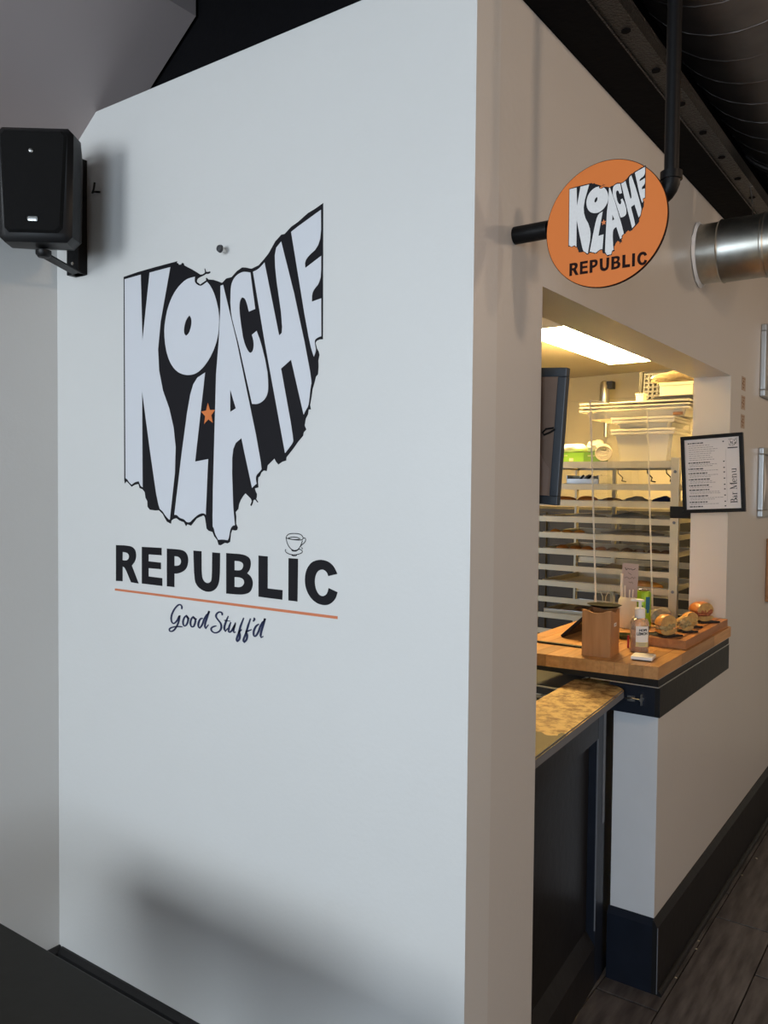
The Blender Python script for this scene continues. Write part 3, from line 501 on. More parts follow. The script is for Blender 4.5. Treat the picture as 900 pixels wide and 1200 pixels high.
STROKES = {
 'good': [[[549.3,1322.5],[550.6,1326.3],[550.8,1328.3],[550.2,1329.9],[549.0,1331.4],[547.2,1332.8],[545.1,1333.6],[542.7,1333.8],[540.0,1333.3],[537.0,1332.3],[533.8,1330.6],[530.5,1328.2],[527.1,1325.3],[523.4,1321.7],[520.1,1317.9],[517.1,1314.0],[514.3,1309.8],[511.9,1305.5],[510.2,1301.5],[509.2,1297.7],[508.8,1294.2],[509.2,1291.0],[510.0,1288.2],[511.2,1285.9],[512.9,1284.0],[514.9,1282.6],[517.3,1282.1],[519.8,1282.3],[522.6,1283.4],[525.6,1285.4],[528.5,1287.7],[531.2,1290.4],[534.4,1294.4],[539.8,1302.2],[542.1,1305.7],[540.8,1297.4],[539.6,1292.6],[538.1,1288.6],[536.2,1284.5],[533.8,1280.2],[531.1,1276.1],[528.1,1272.4],[524.7,1268.8],[521.1,1265.6],[517.6,1263.1],[514.3,1261.3],[511.1,1260.2],[508.0,1259.9],[505.6,1260.0],[503.7,1260.6],[502.5,1261.7],[501.9,1263.3],[502.2,1264.9],[503.4,1266.4],[505.6,1268.0],[508.6,1269.5],[512.6,1271.0],[517.5,1272.3],[523.2,1273.6],[533.2,1275.2],[540.9,1276.2],[546.1,1276.6],[554.2,1276.9]],[[568.3,1308.3],[563.0,1304.2],[560.4,1301.6],[558.6,1299.2],[557.1,1296.5],[555.9,1293.6],[555.3,1290.8],[555.2,1288.2],[555.6,1285.7],[556.5,1283.4],[557.8,1281.7],[559.2,1280.7],[561.0,1280.2],[563.0,1280.5],[565.0,1281.3],[567.0,1282.7],[569.0,1284.7],[571.0,1287.3],[572.6,1290.0],[573.8,1292.7],[574.6,1295.5],[574.9,1298.4],[574.7,1300.8],[574.0,1303.0],[572.3,1305.1],[568.3,1308.3],[569.7,1304.8],[570.9,1303.2],[572.3,1302.4],[574.8,1301.9],[580.1,1301.5]],[[594.2,1307.7],[589.7,1303.7],[587.5,1301.1],[586.0,1298.8],[584.8,1296.2],[583.9,1293.3],[583.5,1290.6],[583.6,1288.1],[584.3,1285.8],[585.5,1283.7],[586.9,1282.1],[588.5,1281.2],[590.4,1280.8],[592.5,1281.1],[594.4,1281.8],[596.2,1283.1],[597.7,1285.0],[599.1,1287.4],[600.3,1289.8],[601.3,1292.5],[602.1,1295.2],[602.6,1298.0],[602.5,1300.5],[601.6,1302.6],[599.4,1304.6],[594.2,1307.7],[596.0,1304.7],[597.5,1303.3],[599.2,1302.7],[602.1,1302.5],[608.1,1302.8]],[[631.1,1306.7],[626.0,1306.2],[623.2,1305.3],[621.1,1303.9],[619.0,1301.9],[617.1,1299.3],[615.5,1296.7],[614.4,1294.0],[613.6,1291.2],[613.3,1288.4],[613.4,1286.1],[614.0,1284.3],[615.4,1282.7],[618.8,1280.7],[624.5,1286.3],[627.4,1289.9],[629.5,1293.2],[631.4,1296.9],[633.1,1301.0],[635.5,1305.4],[638.6,1310.0],[643.6,1316.2],[653.7,1327.8],[640.2,1298.2],[638.5,1292.7],[637.9,1289.8],[637.9,1287.8],[638.5,1285.5],[640.3,1281.8],[651.6,1293.1]],[[700.5,1321.5],[700.5,1325.0],[699.9,1326.6],[698.8,1327.7],[697.2,1328.5],[695.0,1329.1],[692.6,1329.1],[690.1,1328.7],[687.5,1327.8],[684.8,1326.3],[682.5,1324.7],[680.7,1323.0],[679.4,1321.1],[678.7,1319.1],[678.6,1317.2],[679.1,1315.3],[680.8,1313.0],[685.1,1309.1],[691.3,1304.5],[694.3,1301.8],[695.9,1299.5],[697.0,1297.0],[697.6,1294.3],[697.6,1291.7],[697.1,1289.1],[696.0,1286.6],[694.3,1284.1],[692.1,1281.8],[689.4,1279.7],[686.1,1277.9],[682.2,1276.3],[678.4,1275.3],[674.8,1274.9],[671.3,1275.1],[668.0,1275.9],[665.2,1277.0],[663.2,1278.3],[661.7,1279.9],[660.9,1281.8],[661.0,1283.5],[661.8,1285.2],[663.4,1286.7],[665.9,1288.2],[668.4,1289.4],[671.1,1290.5],[674.5,1291.5],[680.7,1293.1]],[[722.3,1322.1],[714.2,1307.5],[710.5,1299.4],[708.8,1294.6],[708.3,1291.7],[708.3,1289.2],[709.2,1286.6],[711.6,1282.5],[720.3,1291.2]],[[707.1,1309.8],[728.9,1309.9]],[[731.1,1307.7],[726.2,1298.0],[724.6,1293.5],[723.8,1290.6],[723.3,1287.8],[723.3,1285.6],[723.9,1284.0],[725.0,1282.8],[726.6,1282.3],[728.5,1282.6],[730.6,1283.8],[733.1,1285.9],[735.7,1288.8],[738.3,1292.0],[741.9,1297.0],[748.3,1308.0],[743.5,1298.0],[741.5,1293.1],[740.7,1290.0],[740.7,1287.0],[742.0,1282.8],[748.4,1285.1]],[[775.8,1322.9],[765.3,1302.2],[756.9,1279.9],[753.4,1272.7],[752.0,1269.1],[751.6,1266.9],[751.9,1264.8],[753.6,1261.9],[757.9,1265.5],[760.0,1267.8],[761.2,1270.2],[762.0,1272.9],[762.5,1276.0],[762.7,1278.7],[762.4,1280.9],[761.7,1282.8],[760.6,1284.2],[760.5,1285.7],[761.3,1287.3],[763.7,1289.4],[769.6,1293.5]],[[798.8,1323.8],[790.5,1304.9],[784.4,1288.3],[780.2,1279.2],[777.1,1273.7],[775.7,1270.6],[775.1,1268.1],[775.5,1265.7],[777.4,1262.6],[782.5,1267.4],[785.0,1270.4],[786.4,1273.0],[787.3,1275.8],[787.8,1278.9],[787.8,1281.5],[787.3,1283.7],[785.8,1285.9],[782.3,1288.9],[803.1,1297.2]],[[809.1,1326.3],[811.4,1324.9],[812.1,1323.8],[811.8,1322.7],[810.6,1320.9],[807.1,1317.1]],[[827.7,1313.3],[821.9,1310.2],[818.9,1308.0],[816.6,1305.7],[814.4,1302.9],[812.4,1299.7],[810.8,1296.5],[809.8,1293.4],[809.3,1290.4],[809.3,1287.4],[809.7,1285.0],[810.5,1283.3],[811.7,1282.2],[813.2,1281.8],[815.0,1282.3],[817.1,1283.6],[819.4,1285.9],[821.9,1289.0],[824.2,1292.3],[826.2,1295.9],[828.0,1299.6],[829.5,1303.4],[831.6,1307.6],[834.3,1312.0],[838.5,1317.8],[847.1,1328.7],[837.9,1304.0],[834.5,1295.2],[833.2,1290.9],[832.7,1288.1],[832.8,1285.3],[834.0,1281.2],[842.1,1285.1]]],
 'cup': [[[912.8,1524.6],[915.1,1528.9],[916.9,1531.0],[918.8,1532.4],[921.0,1533.5],[923.7,1534.3],[926.8,1535.0],[930.2,1535.5],[934.1,1535.8],[940.5,1536.1],[948.4,1535.9],[954.0,1535.3],[957.1,1534.6],[959.8,1533.5],[962.0,1532.2],[963.7,1530.5],[964.9,1528.9],[965.5,1527.4],[965.6,1526.1],[965.2,1524.8],[964.3,1523.7],[963.0,1522.9],[961.2,1522.2],[958.9,1521.8],[956.1,1521.5],[951.2,1521.3],[938.5,1521.6],[925.7,1522.5],[920.8,1523.1],[917.6,1523.6],[912.8,1524.6]],[[912.8,1524.6],[914.8,1517.5],[916.1,1513.7],[917.5,1511.0],[919.1,1508.4],[920.9,1506.1],[922.8,1504.1],[924.8,1502.3],[926.9,1500.8],[929.1,1499.5],[931.2,1498.5],[933.3,1497.7],[935.5,1497.1],[937.6,1496.7],[939.9,1496.7],[942.3,1496.9],[944.8,1497.4],[947.4,1498.1],[949.9,1499.3],[952.1,1501.0],[954.2,1503.0],[956.0,1505.5],[957.8,1508.1],[960.1,1512.1],[963.8,1520.6]],[[964.6,1526.0],[968.8,1526.7],[970.8,1526.8],[972.0,1526.4],[972.9,1525.6],[973.4,1524.4],[973.5,1523.1],[973.3,1521.7],[972.7,1520.2],[971.6,1518.6],[970.3,1517.0],[968.6,1515.4],[966.5,1513.8],[964.1,1512.3],[962.1,1510.9],[960.6,1509.6],[959.3,1508.2],[957.6,1506.0]],[[960.6,1504.6],[964.8,1501.6]],[[930.1,1497.5],[931.4,1496.2],[932.7,1495.5],[934.6,1495.2],[937.1,1495.1],[940.3,1495.1],[943.1,1495.4],[945.4,1495.9],[947.8,1497.0],[951.4,1499.3]],[[913.0,1497.9],[911.0,1496.0],[910.5,1494.8],[910.8,1493.7],[911.6,1492.6],[913.1,1491.3],[915.1,1490.1],[917.7,1489.0],[920.8,1488.1],[924.6,1487.2],[928.4,1486.7],[932.1,1486.4],[935.8,1486.3],[939.6,1486.5],[943.3,1486.9],[947.0,1487.5],[950.7,1488.3],[954.3,1489.4],[957.4,1490.4],[959.9,1491.4],[961.7,1492.5],[963.0,1493.6],[963.6,1494.7],[963.6,1495.8],[962.9,1496.9],[961.7,1498.1],[960.2,1498.9],[958.5,1499.5],[956.1,1499.8],[951.4,1499.9]],[[930.2,1486.6],[931.4,1485.1],[932.8,1484.4],[934.6,1484.1],[937.2,1484.0],[940.4,1484.1],[942.9,1484.4],[944.7,1484.9],[946.1,1485.7],[947.2,1487.6]],[[919.2,1524.0],[925.2,1526.0],[929.0,1527.0],[932.4,1527.4],[936.3,1527.7],[940.6,1527.7],[944.4,1527.5],[947.8,1527.1],[951.5,1526.3],[957.5,1524.4],[951.6,1523.1],[947.9,1522.5],[944.4,1522.2],[940.6,1522.0],[934.2,1521.9],[929.0,1522.3],[925.3,1522.8],[919.2,1524.0]]],
}

def build_logo(parent, fn, k, white, black, star, word, thick=.0006, lift=.0007):
    """state silhouette, seven letters in it, star and the word below"""
    MB().poly([ART['sil']], fn, thick).done('state_silhouette', black, parent)
    up_ = lambda u, v, w: fn(u, v, w+lift)
    for key, holes in (('K', ()), ('O', ('Oh',)), ('L', ()), ('A', ('Ah',)), ('C', ()), ('H', ()), ('E', ())):
        o = MB().poly([ART[key]]+[ART[h] for h in holes], up_, thick).done('letter', white, parent)
        o['label'] = 'pale letter %s stretched inside the black state shape' % key
    cx, cy = 648.7, 1823.8; s = []
    for i in range(10):
        r = (27 if i % 2 == 0 else 12); a = math.radians(90+36*i+3); s.append((cx+r*.98*math.cos(a), cy+r*1.05*math.sin(a)))
    MB().poly([s], up_, thick).done('star', star, parent)
    for key, holes, L_ in (('r', ('rh',), 'R'), ('e', (), 'E'), ('p', ('ph',), 'P'), ('u', (), 'U'), ('b', ('bh', 'bg'), 'B'), ('l', (), 'L'), ('i', (), 'I'), ('c', (), 'C')):
        o = MB().poly([ART[key]]+[ART[h] for h in holes], fn if word[1] is None else word[1], thick).done('letter', word[0], parent)
        o['label'] = 'dark capital %s of the word below the state shape' % L_

mur = thing('wall_logo', 'large black state-shaped logo with stretched white letters and the word REPUBLIC on the white wall', 'wall decal', (XL+.66, YM, 1.85))
build_logo(mur, mural_fn, 1, 'vinyl_white', 'vinyl_black', 'vinyl_orange', ('vinyl_black', None))
MB().poly([ART['line']], mural_fn, .0006).done('underline', 'vinyl_rust', mur)
g = MB()
for st in STROKES['good']:
    n = len(st); ws = []
    for i in range(n):
        a = st[max(i-1, 0)]; b = st[min(i+1, n-1)]; d = math.hypot(b[0]-a[0], b[1]-a[1]) or 1
        down = abs(b[1]-a[1])/d; ws.append((3.7+3.6*down**2) * (0.6 if i in (0, n-1) else 1))
    g.stroke(st, 5, mural_fn, .0006, ws)
g.done('tagline', 'vinyl_navy', mur)
g = MB()
for st in STROKES['cup']: g.stroke(st, 2.0, mural_fn, .0006)
g.done('cup_drawing', 'vinyl_black', mur)
settle(mur)

# ------------------------------------------------------------------ round hanging sign
SX, SY, SZ, SR = -.6015, 1.580, 2.165, .1222
sg = thing('round_sign', 'round orange sign with the state-shaped logo on a black pipe above the opening', 'sign', (SX, SY, SZ))
m = MB().lathe([(0, -.004), (SR-.001, -.004), (SR, -.003), (SR, .003), (SR-.001, .004), (0, .004)], n=96, loc=(SX, SY, SZ), axis='Y'); m.done('sign_disc', 'sign_orange', sg, smooth=True)
MB().lathe([(SR, -.0036), (SR+.0006, -.003), (SR+.0006, .003), (SR, .0036)], n=96, loc=(SX, SY, SZ), axis='Y').done('sign_rim', 'sign_dark', sg, smooth=True)
kk = .150/710.0
def sign_fn(u, v, w): return Vector((SX+.0025 + (u-666)*kk*1.03, SY-.0041-w, SZ+.016+(v-1888)*.150*1.07/782))
def word_fn(u, v, w): return Vector((SX+.007 + (u-672)*.158/800, SY-.0041-w, SZ-.079+(v-1427)*.028/112))
build_logo(sg, sign_fn, kk, 'sign_white', 'vinyl_black', 'vinyl_orange', ('sign_dark', word_fn), thick=.0003, lift=.0004)
settle(sg)
pp = thing('sign_pipe', 'black iron pipe with an elbow holding the round orange sign', 'pipe', (XS, 1.615, 2.185))
PY = 1.612
MB().tube([(XS-.005, PY, 2.186), (-.735, PY, 2.186)], .0185, n=28).done('pipe_sleeve', 'black_metal', pp, smooth=True)
MB().tube([(-.735, PY, 2.187), (-.515, PY, 2.200)], .0125, n=24).done('pipe_arm', 'black_metal', pp, smooth=True)
PZ = -.008
e = [(-.520+.035*math.sin(a), PY, 2.205+.035*(1-math.cos(a))) for a in [math.radians(x) for x in range(0, 91, 15)]]
MB().tube(e, .0175, n=24).done('elbow', 'black_metal', pp, smooth=True)
MB().tube([(-.530, PY, 2.2045), (-.514, PY, 2.205)], .0205, n=24).tube([(-.485, PY, 2.237), (-.485, PY, 2.252)], .0205, n=24).done('elbow_collar', 'black_metal', pp, smooth=True)
MB().tube([(-.485, PY, 2.24), (-.485, PY, 2.835)], .0135, n=24).done('drop_pipe', 'black_metal', pp, smooth=True)
MB().box(SX-.006, SX+.006, SY+.004, PY+.014, SZ+.02, SZ+.028).done('sign_clip', 'black_metal', pp)
settle(pp)

# ------------------------------------------------------------------ loudspeaker
sk = thing('wall_loudspeaker', 'black loudspeaker on a bracket in the corner above the white wall', 'speaker', (-1.955, 1.205, 2.398), rz=math.radians(38))
bm_prof = []
def sring(mb, secs):
    rings = []
    for y, pts in secs: rings.append([mb.bm.verts.new((x, y, z)) for x, z in pts])
    n = len(rings[0])
    for a, b in zip(rings, rings[1:]):
        for k in range(n): mb.bm.faces.new((a[k], a[(k+1) % n], b[(k+1) % n], b[k]))
    mb.bm.faces.new(rings[0]); mb.bm.faces.new(rings[-1][::-1]); return mb
def octo(w, w2, h0, h1, c):   # w half width top, w2 bottom, corner c
    return [(-w+c, h1), (-w, h1-c), (-w2, h0+c), (-w2+c, h0), (w2-c, h0), (w2, h0+c), (w, h1-c), (w-c, h1)]
c_ = sring(MB(), [(-.012, octo(.084, .080, -.128, .136, .012)), (0, octo(.096, .092, -.140, .146, .014)), (.05, octo(.098, .094, -.142, .148, .016)), (.15, octo(.072, .068, -.118, .126, .02)), (.18, octo(.05, .048, -.095, .10, .02))])
cab = c_.done('cabinet', 'black_plastic', sk, smooth=True)
gr = sring(MB(), [(-.020, octo(.078, .066, -.114, .130, .01)), (-.010, octo(.085, .074, -.121, .136, .012))]).done('grille', 'grille', sk)
MB().lathe([(0, -.0235), (.004, -.023), (.006, -.020)], n=16, loc=(-.004, 0, .082), axis='Y').done('tweeter_dome', 'steel', sk, smooth=True)
MB().box(-.012, .014, -.0235, -.019, -.094, -.082, bevel=.0045).done('badge', 'silver', sk)
MB().lathe([(.0, -.165), (.014, -.163), (.020, -.155), (.020, -.146), (.0, -.140)], n=12, loc=(0, .055, 0)).done('mount_knob', 'black_plastic', sk, smooth=True)
MB().lathe([(.0, .165), (.014, .163), (.020, .155), (.020, .148), (.0, .140)], n=12, loc=(0, .055, 0)).done('mount_knob', 'black_plastic', sk, smooth=True)
# bracket in the speaker's frame: arms to a plate screwed to the mural wall
inv = (Matrix.Translation(sk.location) @ Matrix.Rotation(math.radians(38), 4, 'Z')).inverted()
bk = MB()
kx, ky = (Matrix.Rotation(math.radians(38), 3, 'Z') @ Vector((0, .055, 0)))[:2]; kx += sk.location.x; ky += sk.location.y
px = -2.098
for z in (2.40-.160, 2.40+.158):
    bm = bk.bm; q0 = Vector((kx, ky, z)); q1 = Vector((px, YM-.001, z)); d = (q1-q0).normalized(); nrm = Vector((-d.y, d.x, 0))*.016
    vs = [bm.verts.new(p) for p in (q0-nrm-d*.01, q0+nrm-d*.01, q1+nrm, q1-nrm)]; v2 = [bm.verts.new(v.co+Vector((0, 0, .004))) for v in vs]
    bm.faces.new(vs); bm.faces.new(v2[::-1])
    for i in range(4): bm.faces.new((vs[i], v2[i], v2[(i+1) % 4], vs[(i+1) % 4]))
bk.box(px-.028, px+.028, YM-.030, YM-.0005, 2.40-.160, 2.40+.162, bevel=.002)
bk.bm.transform(inv); bk = bk.done('bracket', 'black_metal', sk)
for z in (2.27, 2.53):
    sc_ = MB(); sc_.lathe([(0, -.0325), (.004, -.032), (.005, -.030)], n=10, loc=(px, YM, z), axis='Y')
    sc_.bm.transform(inv); sc_.done('screw', 'steel', bk)

# hooks left in the mural wall
hk = MB().tube([(-2.012, YM+.003, 2.463), (-2.012, YM-.018, 2.458), (-2.004, YM-.030, 2.450), (-1.992, YM-.034, 2.456), (-1.988, YM-.034, 2.474)], .0028, n=8)
tag(origin(hk.done('wall_hook', 'black_metal', smooth=True), (-2.012, YM, 2.46)), 'small dark cup hook screwed into the wall beside the loudspeaker', 'hook')
hk = thing('wall_anchor', 'small screw anchor sticking out of the white wall above the logo', 'screw', (-1.507, YM, 2.219))
MB().tube([(0, .003, 0), (0, -.020, .002)], .0035, n=8).done('screw_shank', 'steel', hk, smooth=True)
MB().lathe([(0, -.028), (.008, -.026), (.010, -.020), (0, -.018)], n=12, loc=(0, 0, .002), axis='Y').done('screw_head', 'crate', hk, smooth=True)

# ------------------------------------------------------------------ dark table in the near left corner
tb = thing('dark_table', 'dark table top in the lower left corner in front of the white wall', 'table', (-1.31, .5, 0))
MB().box(-1.86, -.86, .10, .898, .718, .750, bevel=.003).done('table_top', 'table', tb)
MB().box(-1.856, -.864, .0995, .8985, .7175, .7195).done('top_edging', 'charcoal', tb)
MB().box(-1.37, -1.25, .44, .56, .03, .70).done('column', 'black_metal', tb)
MB().box(-1.62, -1.0, .46, .54, 0.001, .03).done('foot', 'black_metal', tb); MB().box(-1.35, -1.27, .15, .85, 0.001, .03).done('foot', 'black_metal', tb)
MB().box(-1.55, -1.07, .30, .70, .70, .718).done('mounting_plate', 'black_metal', tb)
settle(tb)
# ------------------------------------------------------------------ serving counter
ct = thing('serving_counter', 'butcher block counter top on the low wall, with sandwiches and soap on it', 'counter', (-1.07, 3.1, 1.048))
CT0, CT1, CZT = 1.047, 1.090, 1.087
xs = [-.790-.0455*i for i in range(13)]; xs[-1] = -1.345
rnd = random.Random(11)
def yfront(x): return 2.597 + (x+.79)*.10
for i in range(12):
    xa, xb = xs[i+1], xs[i]; y = 2.0; first = True; yend = 3.552 if xb > XI else 3.60
    cuts = []; yy = 2.60 + rnd.uniform(.12, .42)
    while yy < yend-.12: cuts.append(yy); yy += rnd.uniform(.28, .55)
    ys = [None]+cuts+[yend]
    for j in range(len(ys)-1):
        m = MB(); bm = m.bm
        ya0 = yfront(xa) if ys[j] is None else ys[j]; yb0 = yfront(xb) if ys[j] is None else ys[j]; y1 = ys[j+1]
        g_ = .0004
        lo = [bm.verts.new(v) for v in ((xa+g_, ya0+g_, CT0), (xb-g_, yb0+g_, CT0), (xb-g_, y1-g_, CT0), (xa+g_, y1-g_, CT0))]
        hi = [bm.verts.new((v.co.x, v.co.y, CZT)) for v in lo]
        bm.faces.new(lo[::-1]); bm.faces.new(hi)
        for k in range(4): bm.faces.new((lo[k], lo[(k+1) % 4], hi[(k+1) % 4], hi[k]))
        bmesh.ops.bevel(bm, geom=[e for e in bm.edges if e.verts[0].co.z > CZT-.001 and e.verts[1].co.z > CZT-.001], offset=.0008, segments=1, affect='EDGES')
        o = m.done('stave', 'wood', ct); o.data.transform(Matrix.Translation(-ct.location)); 
cc = CZT
q = [MB().box(-1.335, -.798, 2.625, 3.552, 1.0165, 1.0462).done('sub_top', 'charcoal', ct),
     MB().box(-.797, -.7945, 2.62, 3.552, 1.0425, 1.0455).box(-.797, -.7945, 2.62, 3.552, 1.0150, 1.0180).box(-1.30, -.797, 2.618, 2.6215, 1.0425, 1.0455).box(-1.02, -.797, 2.618, 2.6215, 1.015, 1.018).done('metal_edge', 'alu_edge', ct),
     MB().box(-.9598+.0, -.8127, 2.640, LY-.003, .915, 1.014).done('apron', 'navy', ct),
     MB().box(-.8125, -.796, 2.640, 3.552, .915, 1.014).done('apron', 'charcoal', ct)]
for o in q: o.data.transform(Matrix.Translation(-ct.location))
# latch eye on the apron end
lt = MB(); lt.lathe([(0, 2.628), (.006, 2.628), (.006, 2.640)], n=10, loc=(-.853, 0, .966), axis='Y').box(-.8555, -.8505, 2.630, 2.6395, .948, .984).tube([(-.905, 2.632, .964), (-.885, 2.630, .968), (-.860, 2.632, .966)], .003, n=8).box(-.900, -.876, 2.634, 2.6395, .956, .974)
tag(origin(lt.done('door_latch', 'steel'), (-.86, 2.64, .966)), 'small metal bolt latch on the dark end of the counter', 'latch')

# ------------------------------------------------------------------ half-height gate
gt = thing('counter_gate', 'dark panelled half gate with a worn yellow-brown top beside the counter', 'gate', (-.96, 1.83, 0))
A0 = Vector((-.892, 1.768, 0)); A1 = Vector((-.962, 2.615, 0)); dd = (A1-A0).normalized(); nn = Vector((dd.y, -dd.x, 0)); LEN = (A1-A0).length
if nn.x < 0: nn = -nn
def gfn(mb, s0, s1, o0, o1, z0, z1, bevel=0):
    """box on the gate: along s, outward o, height z"""
    bm = mb.bm; vs = []
    for z in (z0, z1):
        for s_, o_ in ((s0, o0), (s1, o0), (s1, o1), (s0, o1)):
            p_ = A0 + dd*s_ + nn*o_; vs.append(bm.verts.new((p_.x, p_.y, z)))
    bm.faces.new(vs[0:4][::-1]); bm.faces.new(vs[4:8])
    for k in range(4): bm.faces.new((vs[k], vs[(k+1) % 4], vs[4+(k+1) % 4], vs[4+k]))
    return mb
gfn(MB(), .01, LEN, -.045, -.030, .05, .955).done('gate_panel', 'charcoal', gt)
gfn(MB(), LEN-.085, LEN, -.030, 0, .04, .955).done('stile', 'navy', gt)
gfn(MB(), 0, .085, -.030, 0, .04, .955).done('stile', 'navy', gt)
gfn(MB(), .085, LEN-.085, -.030, -.0005, .845, .955).done('rail', 'charcoal', gt)
b_ = MB(); gfn(b_, .085, LEN-.085, -.030, -.0005, .04, .17).done('rail', 'charcoal', gt)
w_ = MB()   # chamfered moulding on the bottom rail
bm = w_.bm
pr = [(-.030, .17), (-.0005, .17), (-.030, .215)]
a = [bm.verts.new((*(A0+dd*.085+nn*o_)[:2], z)) for o_, z in pr]; b = [bm.verts.new((*(A0+dd*(LEN-.085)+nn*o_)[:2], z)) for o_, z in pr]
bm.faces.new(a); bm.faces.new(b[::-1])
for k in range(3): bm.faces.new((a[k], b[k], b[(k+1) % 3], a[(k+1) % 3]))
w_.done('sill_moulding', 'charcoal', gt)
gfn(MB(), LEN-.030, LEN-.004, 0, .0015, .55, .945).done('latch_plate', mat('dull_plate', (.16, .165, .18), .45, .6, vary=.15, scale=40), gt)
gfn(MB(), 0, LEN, -.012, .022, .945, .974).done('top_moulding', 'charcoal', gt)
m = MB(); tp = [(-.834, 1.762), (-.836, 1.80), (-.896, 2.590), (-.902, 2.606), (-.930, 2.632), (-.9635, 2.645), (-.9635, 2.690), (-1.040, 2.690), (-1.085, 2.635), (-1.068, 2.30), (-1.02, 1.762)]
bm = m.bm; lo = [bm.verts.new((x, y, .9745)) for x, y in tp]; hi = [bm.verts.new((x, y, 1.000)) for x, y in tp]
bm.faces.new(lo[::-1]); bm.faces.new(hi)
for k in range(len(tp)): bm.faces.new((lo[k], lo[(k+1) % len(tp)], hi[(k+1) % len(tp)], hi[k]))
bmesh.ops.recalc_face_normals(bm, faces=bm.faces)
bmesh.ops.bevel(bm, geom=[e for e in bm.edges if min(v.co.z for v in e.verts) > .999], offset=.004, segments=2, affect='EDGES')
gtop = m.done('gate_top', 'worn', gt); gtop.data.materials.append(M['hole_grey'])
for p_ in gtop.data.polygons:
    if abs(p_.normal.z) < .5 and p_.area > 1e-4: p_.material_index = 1
gfn(MB(), LEN-.0862, LEN-.0848, -.004, .0006, .22, .845).done('chipped_edge', 'hole_grey', gt)
gfn(MB(), .01, LEN-.012, .0445, .0468, .974, .986).done('top_edge_strip', 'hole_grey', gt)
gfn(MB(), LEN+.002, LEN+.16, -.030, -.012, .01, .93).done('gap_shade_strip', 'black_plastic', gt)  # added black strip, stands in for the shade in the gap beside the low wall
settle(gt)

# wire shelf with a pan just under the counter
ws = thing('under_counter_shelf', 'wire shelf with a shallow pan under the counter behind the gate', 'shelf', (-1.3, 2.95, 0))
for x in (-1.50, -1.16):
    for y in (2.72, 3.40): MB().tube([(x, y, .0), (x, y, .93)], .010, n=12).done('leg', 'steel', ws, smooth=True)
m = MB()
for k in range(9): m.tube([(-1.50+.0425*k, 2.72, .90), (-1.50+.0425*k, 3.40, .90)], .003, n=6)
for y in (2.72, 3.06, 3.40): m.tube([(-1.50, y, .897), (-1.16, y, .897)], .006, n=8)
m.done('wire_grid', 'alu', ws)
settle(ws)
pn = thing('shallow_pan', 'shallow metal pan on the wire shelf under the counter', 'pan', (-1.32, 2.92, .905))
m = MB(); m.box(-.148, .148, -.188, .188, 0, .003); m.box(-.15, -.146, -.19, .19, 0, .028).box(.146, .15, -.19, .19, 0, .028).box(-.15, .15, -.19, -.186, 0, .028).box(-.15, .15, .186, .19, 0, .028); m.done('pan_body', 'crate', pn)
m = MB().tube([(-.152, -.192, .028), (.152, -.192, .028), (.152, .192, .028), (-.152, .192, .028), (-.152, -.192, .028)], .004, n=8); m.done('rolled_rim', 'alu_edge', pn)

# ------------------------------------------------------------------ acrylic guard
ag = thing('acrylic_guard', 'clear acrylic guard panel standing on the counter in front of the bun rack', 'guard', (-1.2, 3.36, CZT))
def guard(x0, x1, y0, y1, z0, z1, th, name, mt):
    m = MB(); bm = m.bm; vs = []
    for (x, z, zz) in ((x0, z0, z0), (x1, z1, z1)):
        for (dx, y) in ((0, y0), (0, y1), (-th, y1), (-th, y0)): vs.append(bm.verts.new((x+dx+(y-3.12)*.155, y, zz)))
    bm.faces.new(vs[0:4][::-1]); bm.faces.new(vs[4:8])
    for k in range(4): bm.faces.new((vs[k], vs[(k+1) % 4], vs[4+(k+1) % 4], vs[4+k]))
    return m.done(name, mt, ag)
guard(-1.190, -1.232, 3.12, 3.585, CZT+.0005, 1.99, .005, 'panel', 'acrylic')
guard(-1.1895, -1.2315, 3.117, 3.1195, CZT+.0005, 1.9905, .006, 'polished_edge', 'acrylic_edge')
guard(-1.1895, -1.2315, 3.5855, 3.588, CZT+.0005, 1.9905, .006, 'polished_edge', 'acrylic_edge')
guard(-1.2305, -1.2305, 3.117, 3.588, 1.9902, 1.9925, .007, 'polished_edge', 'acrylic_edge')
MB().box(-1.23, -1.16, 3.14, 3.17, CZT, CZT+.004).done('foot', 'acrylic', ag); MB().box(-1.16, -1.09, 3.53, 3.555, CZT, CZT+.004).done('foot', 'acrylic', ag)
settle(ag)

# ------------------------------------------------------------------ bun rack
RX0, RX1, RY0, RY1, RT = -1.700, -1.030, 3.620, 4.130, 1.782
rk = thing('bun_rack', 'tall aluminium tray rack full of baking trays behind the counter', 'rack', (-1.365, 3.875, 0))
for x0, y0 in ((RX0, RY0), (RX1-.035, RY0), (RX0, RY1-.03), (RX1-.035, RY1-.03)):
    w = .035 if x0 > -1.3 else .012
    xx = x0
    po = MB().box(xx, xx+w, y0, y0+.03, .10, RT, bevel=.002).done('post', 'alu', rk)
    if x0 > -1.3 and y0 == RY0: fpost = po
for y0 in (RY0, RY1-.03):
    MB().box(-1.50, -1.482, RY1-.028, RY1-.004, .10, RT).done('rear_brace', 'alu', rk) if y0 == RY0 else None
LEV = [1.652-.0762*k for k in range(-1, 19)]   # runner heights
LEV[0] = 1.752
for z in LEV[1:]:
    m = MB().box(RX0+.012, RX1-.035, RY0+.004, RY0+.008, z-.013, z+.012).box(RX0+.012, RX1-.035, RY0+.008, RY0+.030, z-.014, z-.011); m.done('runner', 'alu', rk)
    m = MB().box(RX0+.012, RX1-.035, RY1-.008, RY1-.004, z-.014, z+.014).box(RX0+.012, RX1-.035, RY1-.030, RY1-.008, z-.014, z-.011); m.done('runner', 'alu', rk)
